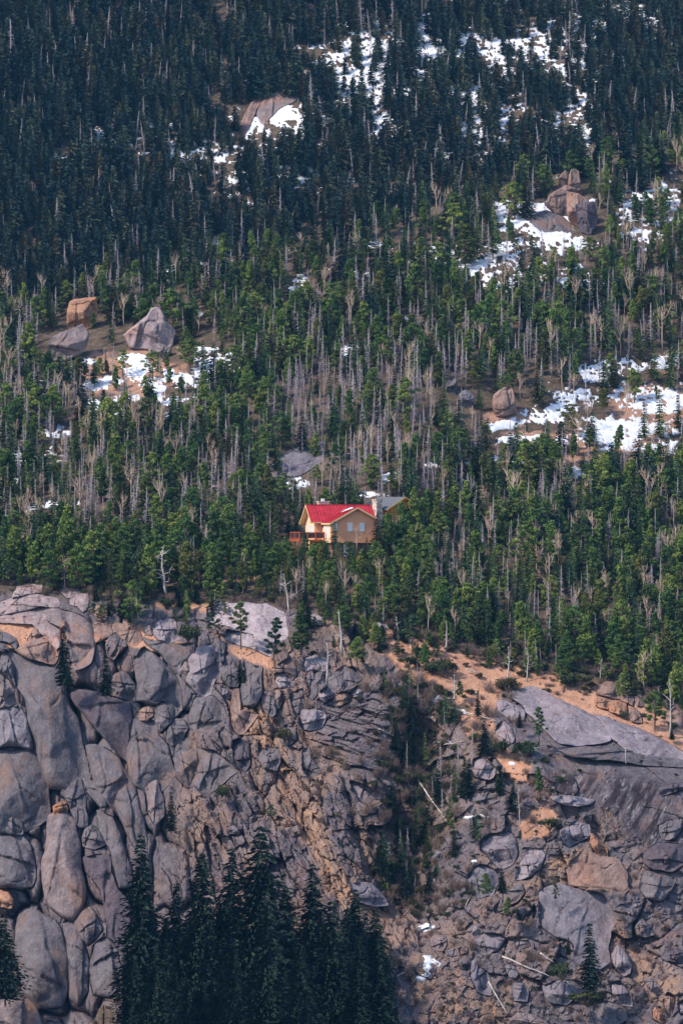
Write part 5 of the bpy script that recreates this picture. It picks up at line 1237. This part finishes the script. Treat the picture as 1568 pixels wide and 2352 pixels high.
LOGS = [((1031,1625),(1142,1657),3.2,'long silver log with stubs lying across the top of the gully'),((1068,1537),(1106,1548),2.8,'short pale log on the orange gravel'),((961,1795),(1026,1888),3.4,'pale log pointing down through the dark brush of the gully'),((1016,1712),(1066,1702),2.2,'thin log crossing below a snow spot in the gully'),((1086,2044),(1067,2086),2.8,'short silver log leaning on the cracked grey boulder'),((1153,2198),(1268,2246),3.4,'silver log with a pale root end lying across rubble, lower right'),((1121,2256),(1163,2327),3.2,'silver log sloping to the bottom edge of the picture'),((870,1675),(902,1690),2.2,'small grey log left of the brushy gully'),((1240,2190),(1272,2212),3.0,'thick brown log right of the long silver log, lower right'),((930,2235),(890,2250),2.2,'grey log at the left of the lowest snow patch'),((610,1395),(655,1412),2.4,'grey log lying on the top of the bright slab')]
for (a, b_, r_, lab) in LOGS:
    n = 7; xs = np.linspace(a[0], b_[0], n); ys = np.linspace(a[1], b_[1], n)
    dd = gsample(xs, ys); dd = np.poly1d(np.polyfit(np.arange(n), dd, 1))(np.arange(n)) - 1.3
    pts = W3(xs, ys, dd); rr = r_ * K * 560 / 2
    mb = MB(); c0 = pts[0].copy(); P_ = [tuple(p - c0 + np.array([0, 0, .08 * math.sin(i * 1.7)])) for i, p in enumerate(pts)]
    mb.tube(P_, [rr * (1.15 - .75 * i / (n - 1)) for i in range(n)], 8)
    root = mb.build('fallen_log', M['silver'], None, True); root.location = c0; tag(root, lab, 'log')
    st = MB()
    for i in range(1, n):
        p = np.array(P_[i]); e = p + np.array([rng.uniform(-.7, .7), rng.uniform(-1.0, -.1), rng.uniform(.2, 1.2)]); st.tube([tuple(p), tuple(e)], [rr * .3, rr * .1], 5)
    st.build('branch_stubs', M['silver'], root)

# ------------------------------------------------------------------ the forest
CLEAR = [(150,686,232,766,.95),(1274,386,1336,450,.98),(100,686,232,822,.97),(272,698,410,812,.985),(1240,386,1368,520,.93),(1200,470,1372,575,.75),(1126,882,1192,962,.97),(520,172,690,300,.93),(1014,865,1092,940,.6),(612,1012,742,1092,.45),(655,1152,872,1246,1.0),(866,1136,916,1184,1.0),(1413,348,1446,374,.8),(695,4,725,28,.8)]
Z_B1 = [(620,900),(760,830),(900,810),(1075,840),(1070,1000),(1010,1130),(900,1175),(690,1165),(590,1120)]
Z_B2 = [(-20,880),(180,900),(500,900),(560,1000),(560,1150),(380,1240),(-20,1240)]
Z_B3 = [(1080,730),(1350,700),(1600,640),(1600,900),(1350,900),(1100,900)]
Z_B4 = [(950,1190),(1500,1210),(1600,1500),(1300,1480),(1000,1400)]
def inside(poly, x, y): return float(sdf(poly, np.array([x]), np.array([y]))[0]) < 0
cand = []
def fill(x0, x1, y0, y1, dx, dy, f):
    y = y0; k = 0
    while y < y1:
        x = x0 + (k % 2) * dx / 2
        while x < x1:
            f(x + rng.uniform(-.5, .5) * dx, y + rng.uniform(-.5, .5) * dy); x += dx
        y += dy; k += 1
fx = {'R': R_, 'T': T_}
def one(f, x): return float(f(np.array([x]))[0])
def snow_at(x, y): return float(ssample(np.array([x]), np.array([y]), snow_vis)[0])

def far_slope(x, y):
    R = one(R_, x)
    if y > R + 6: return
    s = snow_at(x, y); s2 = snow_at(x, y - 16)
    if rng.random() < 0.5 * min(1, 2.0 * max(s, s2)): return
    kind = 'far' if rng.random() < 0.86 else 'dead'
    nb_ = float(fbm(np.array([x / 70]), np.array([y / 55]), 501, 3)[0])
    if nb_ < -.28 and rng.random() < .55: return
    h = rng.uniform(50, 94) * (1 + .55 * nb_) * (1 - 0.15 * (x > 1000)) * (0.8 if rng.random() < .3 else 1)
    cand.append((kind, x, y, h, rng.uniform(.03, .15)))
fill(-240, 1810, -30, 720, 18.5, 13.5, far_slope)

def near_slope(x, y):
    R, T = one(R_, x), one(T_, x)
    if y < R + 10 or y > 1262: return
    s = max(snow_at(x, y), .8 * snow_at(x, y - 8), .8 * snow_at(x + 6, y), .6 * snow_at(x, y - 18))
    if rng.random() < min(.93, 1.9 * s): return
    open_right = inside([(1060,900),(1350,840),(1600,790),(1600,1060),(1300,1100),(1050,1060)], x, y)
    if open_right and rng.random() < .62: return
    if inside([(190,800),(300,790),(520,790),(540,860),(420,960),(260,930),(180,900)], x, y) and rng.random() < .45: return
    nb_ = float(fbm(np.array([x / 80]), np.array([y / 50]), 502, 3)[0])
    if nb_ < -.38 and rng.random() < .5: return
    pb = .27 + .5 * max(0, float(fbm(np.array([x / 60]), np.array([y / 60]), 503, 2)[0]))
    if inside(Z_B1, x, y): pb = .68
    elif inside(Z_B2, x, y): pb = .56
    elif inside(Z_B3, x, y): pb = .52
    r_ = rng.random()
    up = max(0, min(1, (y - R) / 240))
    if r_ < pb:
        kind = 'aspen' if rng.random() < (.2 if x < 500 or x > 1250 else .07) else 'dead'
        h = rng.uniform(52, 100)
    elif r_ < pb + (1 - pb) * (.42 + .35 * (1 - up)):
        kind = 'spruce' if rng.random() < .45 + .45 * up else 'far'; h = rng.uniform(42, 106)
    else:
        kind = 'pine'; h = rng.uniform(34, 90)
    cand.append((kind, x, y, h * (1 - .12 * (y < 700)) * (1 + .5 * nb_), rng.uniform(-.04, .07)))
fill(-240, 1810, 340, 1262, 18.5, 15.5, near_slope)

def terrace(x, y):
    T = one(T_, x)
    if y < 1255 or y > T - 3: return
    if rng.random() < .9 * snow_at(x, y): return
    pb = .42 if inside(Z_B4, x, y) else .17
    r_ = rng.random()
    if r_ < pb:
        kind = 'aspen' if rng.random() < .35 else 'dead'; h = rng.uniform(50, 105)
    elif r_ < pb + .26:
        kind = 'spruce'; h = rng.uniform(45, 112)
    else:
        kind = 'pine'; h = rng.uniform(42, 108)
    if x < 560: h *= 1.12
    if x > 560 and x < 960: h *= .85
    cand.append((kind, x, y, h, rng.uniform(-.05, .05)))
fill(-240, 1810, 1250, 1660, 24, 17, terrace)
# stragglers on the upper gully
for _ in range(64):
    y = rng.uniform(1660, 2090); x = rng.gauss(float(np.interp(y, [1600, 1700, 1800, 1900, 2000, 2090], [1010, 955, 985, 990, 935, 915])), 50)
    cand.append((rng.choice(['cliffspruce', 'spruce', 'dead', 'cliffspruce', 'spruce']), x, y, rng.uniform(35, 95), rng.uniform(-.05, .05)))
for _ in range(12):
    cand.append((rng.choice(['cliffspruce', 'dead', 'spruce', 'cliffspruce']), rng.uniform(880, 1010), rng.uniform(1540, 1660), rng.uniform(36, 75), rng.uniform(-.06, .06)))
for _ in range(80):
    cand.append(('bigspruce', rng.uniform(300, 900), rng.uniform(2270, 2460), rng.uniform(120, 260), rng.uniform(-.04, .04)))

for _ in range(44):
    x = rng.uniform(690, 1010); y = one(T_, x) + rng.uniform(4, 120) * rng.random() ** .6
    cand.append((rng.choice(['pine', 'pine', 'cliffspruce', 'dead', 'spruce']), x, y, rng.uniform(28, 66), rng.uniform(-.08, .08)))
for _ in range(26):
    x = rng.uniform(215, 520); y = one(T_, x) + rng.uniform(2, 60)
    cand.append((rng.choice(['pine', 'cliffspruce', 'spruce', 'dead']), x, y, rng.uniform(28, 70), rng.uniform(-.08, .08)))
for _ in range(22):
    x = rng.uniform(1000, 1568); y = one(T_, x) + rng.uniform(0, 30)
    cand.append((rng.choice(['pine', 'dead', 'spruce', 'pine']), x, y, rng.uniform(30, 70), rng.uniform(-.08, .08)))
def keep(c):
    kind, x, y, h, lean = c
    D = float(gsample(x, y)[0]); w = .16 * h
    for (x0, y0, x1, y1, p) in CLEAR:
        if x + w < x0 or x - w > x1 or y < y0 or y - h > y1: continue
        if y < y0 + .55 * (y1 - y0): continue            # stands behind
        if rng.random() > p and y > y1: continue
        if y > y1 + 14:                                   # in front: keep it below the sill of the clear area
            nh = y - (y1 - (6 if p > .99 else 10) * rng.random())
            if nh > 26: h = min(h, nh); c = (kind, x, y, h, lean); continue
        return None
    return c
cand = [c for c in (keep(c) for c in cand) if c is not None]
cand = [c for c in cand if c[0] != 'x']

# choose which are built one by one: those that show largest
KINDN = {}
LAND = [(778,1205,'the red roofed house'),(905,1165,'the log cabin'),(190,735,'the orange pinnacle'),(345,760,'the cone shaped grey tower'),(1158,925,'the lone rounded boulder'),(1300,460,'the castle like outcrop'),(635,225,'the fluted outcrop'),(140,1400,'the left cliff top domes'),(600,1420,'the bright slab on the rim'),(946,1480,'the umbrella shaped pine'),(1210,1540,'the gravel ridge'),(1415,1600,'the stacked tan tor'),(1420,985,'the right hand snow field'),(320,850,'the grey tower snow patches'),(680,1060,'the smooth grey outcrop'),(1530,1660,'the tallest silver snag'),(590,2150,'the broadest dark spruce'),(960,1750,'the brushy gully'),(560,1290,'the left hand pine belt'),(1250,1300,'the right hand bare aspens'),(690,665,'the mid forest snow spots'),(800,805,'the single mid forest snow patch'),(100,1000,'the left edge bare trees')]
ADJ = {'far': 'dark slender spruce', 'spruce': 'green spruce', 'pine': 'bushy green pine', 'dead': 'grey dead tree', 'aspen': 'pale leafless aspen', 'cliffspruce': 'small dark spruce', 'bigspruce': 'dark heavy spruce'}
def describe(kind, x, y, h, lean):
    x_, y_ = x, y - h / 2
    L = sorted(LAND, key=lambda l: math.hypot((l[0] - x_), (l[1] - y_) * 1.2))[:2]
    def rel(l):
        dx, dy = x_ - l[0], y_ - l[1]; d = math.hypot(dx, dy)
        near = 'right beside' if d < 45 else None
        if near: return 'close against ' + l[2]
        wrd = 'just ' if d < 110 else ('' if d < 230 else 'well ')
        if abs(dx) > 1.8 * abs(dy): s_ = 'left of' if dx < 0 else 'right of'
        elif abs(dy) > 1.8 * abs(dx): s_ = 'above' if dy < 0 else 'below'
        else: s_ = ('above ' if dy < 0 else 'below ') + ('left of' if dx < 0 else 'right of')
        return wrd + s_ + ' ' + l[2]
    big = 'tall ' if h > 92 else ('short ' if h < 62 else '')
    ln = ' leaning right' if lean > .055 else (' leaning left' if lean < -.03 else '')
    return f'{big}{ADJ[kind]}{ln} {rel(L[0])}'
groups_of = {'far': 'spruces', 'spruce': 'spruces', 'cliffspruce': 'spruces', 'bigspruce': 'spruces', 'pine': 'pines', 'dead': 'dead trees', 'aspen': 'aspens'}
room = {'spruces': 300 - 48, 'pines': 300 - 36, 'dead trees': 300 - 22, 'aspens': 300 - 5}
bykind = {}
for c in cand: bykind.setdefault(groups_of[c[0]], []).append(c)
single, rest = [], []
for g, lst in bykind.items():
    lst.sort(key=lambda c: -(c[3] * (1.0 if c[1] > 0 and c[1] < 1568 and c[2] - c[3] * .5 > 0 else .2) + .05 * c[2]))
    single += lst[:room[g]]; rest += lst[room[g]:]
labs = [describe(*c) for c in single]
cnt = {}
for l in labs: cnt[l] = cnt.get(l, 0) + 1
for c, l in zip(single, labs):
    kind, x, y, h, lean = c
    grp = groups_of[kind] + ' ' + l.split(' tree ')[-1] if cnt[l] > 1 else groups_of[kind] + ' of the forest'
    tree(kind, x, y, h, l, grp if cnt[l] > 1 else {'spruces': 'spruces of the forest', 'pines': 'pines of the forest', 'dead trees': 'dead trees of the forest', 'aspens': 'aspens of the forest'}[groups_of[kind]], lean=lean)

# ------------------------------------------------------------------ the uncountable remainder: one object for each kind, instances on points
def joined(pair, name):
    bm = bmesh.new(); mats = []
    for me in pair:
        if me is None: continue
        k0 = len(bm.faces); bm.from_mesh(me); bm.faces.ensure_lookup_table()
        for f_ in bm.faces[k0:]: f_.material_index = len(mats)
        mats.append(me.materials[0])
    out = bpy.data.meshes.new(name); bm.to_mesh(out); bm.free()
    for m_ in mats: out.materials.append(m_)
    return out
def stuff(name, label, cat, kinds, items):
    """items: (kind, location, euler, scale)"""
    col = bpy.data.collections.new(name + ' shapes'); order = {}
    for kd in kinds:
        for i, pr in enumerate(PROTO[kd]):
            order[(kd, i)] = len(order)
            col.objects.link(bpy.data.objects.new('%03d shape' % order[(kd, i)], joined(pr, name)))
    me = bpy.data.meshes.new(name); P_ = np.array([it[1] for it in items], np.float32)
    me.vertices.add(len(P_)); me.vertices.foreach_set('co', P_.ravel())
    a = me.attributes.new('turn', 'FLOAT_VECTOR', 'POINT'); a.data.foreach_set('vector', np.array([it[2] for it in items], np.float32).ravel())
    a = me.attributes.new('size', 'FLOAT_VECTOR', 'POINT'); a.data.foreach_set('vector', np.array([it[3] for it in items], np.float32).ravel())
    a = me.attributes.new('which', 'INT', 'POINT'); a.data.foreach_set('value', np.array([order[(it[0], rng.randrange(len(PROTO[it[0]])))] for it in items], np.int32))
    o = link(name, me); tag(o, label, cat, kind='stuff')
    ng = bpy.data.node_groups.new(name, 'GeometryNodeTree')
    ng.interface.new_socket('Geometry', in_out='INPUT', socket_type='NodeSocketGeometry'); ng.interface.new_socket('Geometry', in_out='OUTPUT', socket_type='NodeSocketGeometry')
    gi_ = ng.nodes.new('NodeGroupInput'); go = ng.nodes.new('NodeGroupOutput'); iop = ng.nodes.new('GeometryNodeInstanceOnPoints'); ci = ng.nodes.new('GeometryNodeCollectionInfo')
    ci.inputs['Collection'].default_value = col; ci.inputs['Separate Children'].default_value = True; ci.inputs['Reset Children'].default_value = True
    def attr(nm, ty):
        n_ = ng.nodes.new('GeometryNodeInputNamedAttribute'); n_.data_type = ty; n_.inputs['Name'].default_value = nm; return n_.outputs['Attribute']
    ng.links.new(gi_.outputs[0], iop.inputs['Points']); ng.links.new(ci.outputs[0], iop.inputs['Instance'])
    iop.inputs['Pick Instance'].default_value = True
    ng.links.new(attr('which', 'INT'), iop.inputs['Instance Index'])
    e2r = ng.nodes.new('FunctionNodeEulerToRotation'); ng.links.new(attr('turn', 'FLOAT_VECTOR'), e2r.inputs[0]); ng.links.new(e2r.outputs[0], iop.inputs['Rotation'])
    ng.links.new(attr('size', 'FLOAT_VECTOR'), iop.inputs['Scale']); ng.links.new(iop.outputs[0], go.inputs[0])
    md = o.modifiers.new('instances', 'NODES'); md.node_group = ng
    return o
def item(kind, x, y, h, lean=0, wide=1.0, up=0.0):
    D = float(gsample(x, y)[0]); p = W3(np.array([x]), np.array([y]), np.array([D]))[0]; s_ = h * K * D
    return (kind, p, (rng.uniform(-.04, .04), lean, rng.uniform(0, 6.28)), (s_ * wide, s_ * wide, s_))
for g, nm, lab, kinds in (('spruces', 'spruce_forest', 'dense forest of dark spruces covering the mountain slope', ('far', 'spruce', 'cliffspruce', 'bigspruce')),
                          ('pines', 'pine_forest', 'green pines scattered through the middle forest', ('pine',)),
                          ('dead trees', 'dead_tree_stand', 'grey mass of bare dead trunks among the green trees', ('dead',)),
                          ('aspens', 'aspen_stand', 'pale leafless aspens among the conifers', ('aspen',))):
    its = [item(c[0], c[1], c[2], c[3], c[4], rng.uniform(.85, 1.2)) for c in rest if groups_of[c[0]] == g]
    if its: stuff(nm, lab, 'forest', kinds, its)
# leafless brush in the gully and along the edges, low young growth under the trees
its = []
for _ in range(300):
    if rng.random() < .6: x, y = rng.gauss(965, 50), rng.uniform(1560, 2120)
    else: x, y = rng.uniform(700, 1230), rng.uniform(1560, 1900)
    its.append(item('brush', x, y, rng.uniform(12, 30)))
for _ in range(260):
    x = rng.uniform(-20, 1590); y = one(T_, x) - rng.uniform(-10, 22); its.append(item('brush', x, y, rng.uniform(8, 22)))
for _ in range(200):
    its.append(item('brush', rng.uniform(880, 1560), rng.uniform(2000, 2360), rng.uniform(8, 20)))
for _ in range(170):
    x = rng.uniform(850, 1560); its.append(item('brush', x, one(T_, x) + rng.uniform(2, 80) * rng.random(), rng.uniform(4, 11), 0, 1.6))
stuff('brush', 'leafless brown brush filling the gully and the forest edge', 'brush', ('brush',), its)
its = []
for _ in range(170):
    x, y = rng.gauss(960, 48), rng.uniform(1580, 2110); its.append(item('bush', x, y, rng.uniform(12, 28)))
for _ in range(150):
    x = rng.uniform(-20, 1590); y = one(T_, x) - rng.uniform(2, 26); its.append(item('bush', x, y, rng.uniform(12, 30)))
for _ in range(90):
    x = rng.uniform(690, 1560); its.append(item('bush', x, one(T_, x) + rng.uniform(5, 110) * rng.random(), rng.uniform(10, 26)))
for _ in range(60):
    its.append(item('bush', rng.uniform(980, 1560), rng.uniform(1700, 2330), rng.uniform(8, 16)))
for _ in range(60):
    its.append(item('bush', rng.uniform(860, 1560), 0, 8)) if False else None
stuff('undergrowth', 'dark low evergreen scrub between rocks and along the forest edge', 'scrub', ('bush',), [i for i in its if i])

# loose stones on the talus and the gravel
def stone(seed):
    r = np.random.default_rng(seed); bm = bmesh.new(); bmesh.ops.create_icosphere(bm, subdivisions=2, radius=1)
    pl = [(Vector(r.normal(size=3)).normalized(), r.uniform(.45, .85)) for _ in range(9)]
    for v_ in bm.verts:
        for n_, d_ in pl:
            e_ = v_.co.dot(n_) - d_
            if e_ > 0: v_.co -= n_ * e_
        v_.co.z *= .75
    me = bpy.data.meshes.new('stone'); bm.to_mesh(me); bm.free(); me.materials.append(M[('granite', 'pale', 'dome', 'tan')[seed % 4]]); return (None, me)
PROTO['stone'] = [stone(s) for s in range(8)]
its = []
def st(x, y, h): 
    k_ = item('stone', x, y, h); its.append(k_[:2] + ((rng.uniform(0, 6), rng.uniform(0, 6), rng.uniform(0, 6)),) + k_[3:])
for _ in range(900): st(rng.uniform(980, 1600), rng.uniform(2060, 2400), rng.uniform(1.5, 5.5))
for _ in range(700): st(rng.gauss(1010, 70), rng.uniform(2130, 2400), rng.uniform(1.2, 4))
for _ in range(500): st(rng.gauss(970, 60), rng.uniform(1580, 2130), rng.uniform(1.2, 5))
for _ in range(500): st(rng.uniform(960, 1420), rng.uniform(1650, 2100), rng.uniform(1.2, 4.5))
for _ in range(260): st(rng.uniform(840, 1590), rng.uniform(1440, 1700), rng.uniform(.8, 2.4))
for _ in range(300): st(rng.uniform(0, 900), rng.uniform(1390, 1580), rng.uniform(1, 3.6))
for _ in range(350): st(rng.uniform(0, 560), rng.uniform(780, 960), rng.uniform(1, 3.5))
for _ in range(450): st(rng.uniform(1000, 1590), rng.uniform(850, 1090), rng.uniform(1, 3.5))
for _ in range(160): st(rng.uniform(1150, 1400), rng.uniform(440, 600), rng.uniform(1, 4))
stuff('rubble', 'loose broken stones on the talus, gravel and ledges', 'rubble', ('stone',), its)

# ------------------------------------------------------------------ unseen slope under and behind the viewer, added to block sky light
vx = np.linspace(-415, 415, 90); vy = np.concatenate([np.linspace(-300, 40, 40), np.linspace(50, 468, 50)])
VX, VY = np.meshgrid(vx, vy)
VZ = np.interp(VY, [-300, -60, 20, 430, 468], [135, 4, -9, -110, -121]) + 2.5 * fbm(VX / 30, VY / 30, 601, 4)
vi = np.arange(VX.size).reshape(VX.shape)
vq = np.stack([vi[:-1, :-1], vi[:-1, 1:], vi[1:, 1:], vi[1:, :-1]], -1).reshape(-1, 4)
tag(link('sky_blocking_slope', raw_mesh('sky_blocking_slope', np.stack([VX, VY, VZ], -1).reshape(-1, 3), [vq], simple('dark sky blocking slope', (0.05, 0.048, 0.036), 0.95, 0.4, 0.2))), 'unseen dark slope added below and behind the viewpoint to block sky light', 'hillside', kind='structure')

# ------------------------------------------------------------------ the air between the camera and the far slope
hz = MB(); hz.box(-425, 425, -310, 1125, -128, 250)
M['haze'] = bpy.data.materials.new('haze'); M['haze'].use_nodes = True
nt = M['haze'].node_tree
for n_ in list(nt.nodes):
    if n_.type != 'OUTPUT_MATERIAL': nt.nodes.remove(n_)
pv = N(nt, 'ShaderNodeVolumePrincipled'); pv.inputs['Color'].default_value = (0.14, 0.48, 1.0, 1); pv.inputs['Density'].default_value = HAZE
out = [n_ for n_ in nt.nodes if n_.type == 'OUTPUT_MATERIAL'][0]
nt.links.new(pv.outputs[0], out.inputs['Volume'])
tag(hz.build('haze', M['haze']), 'thin blue mountain haze filling the valley air', 'haze', kind='stuff')
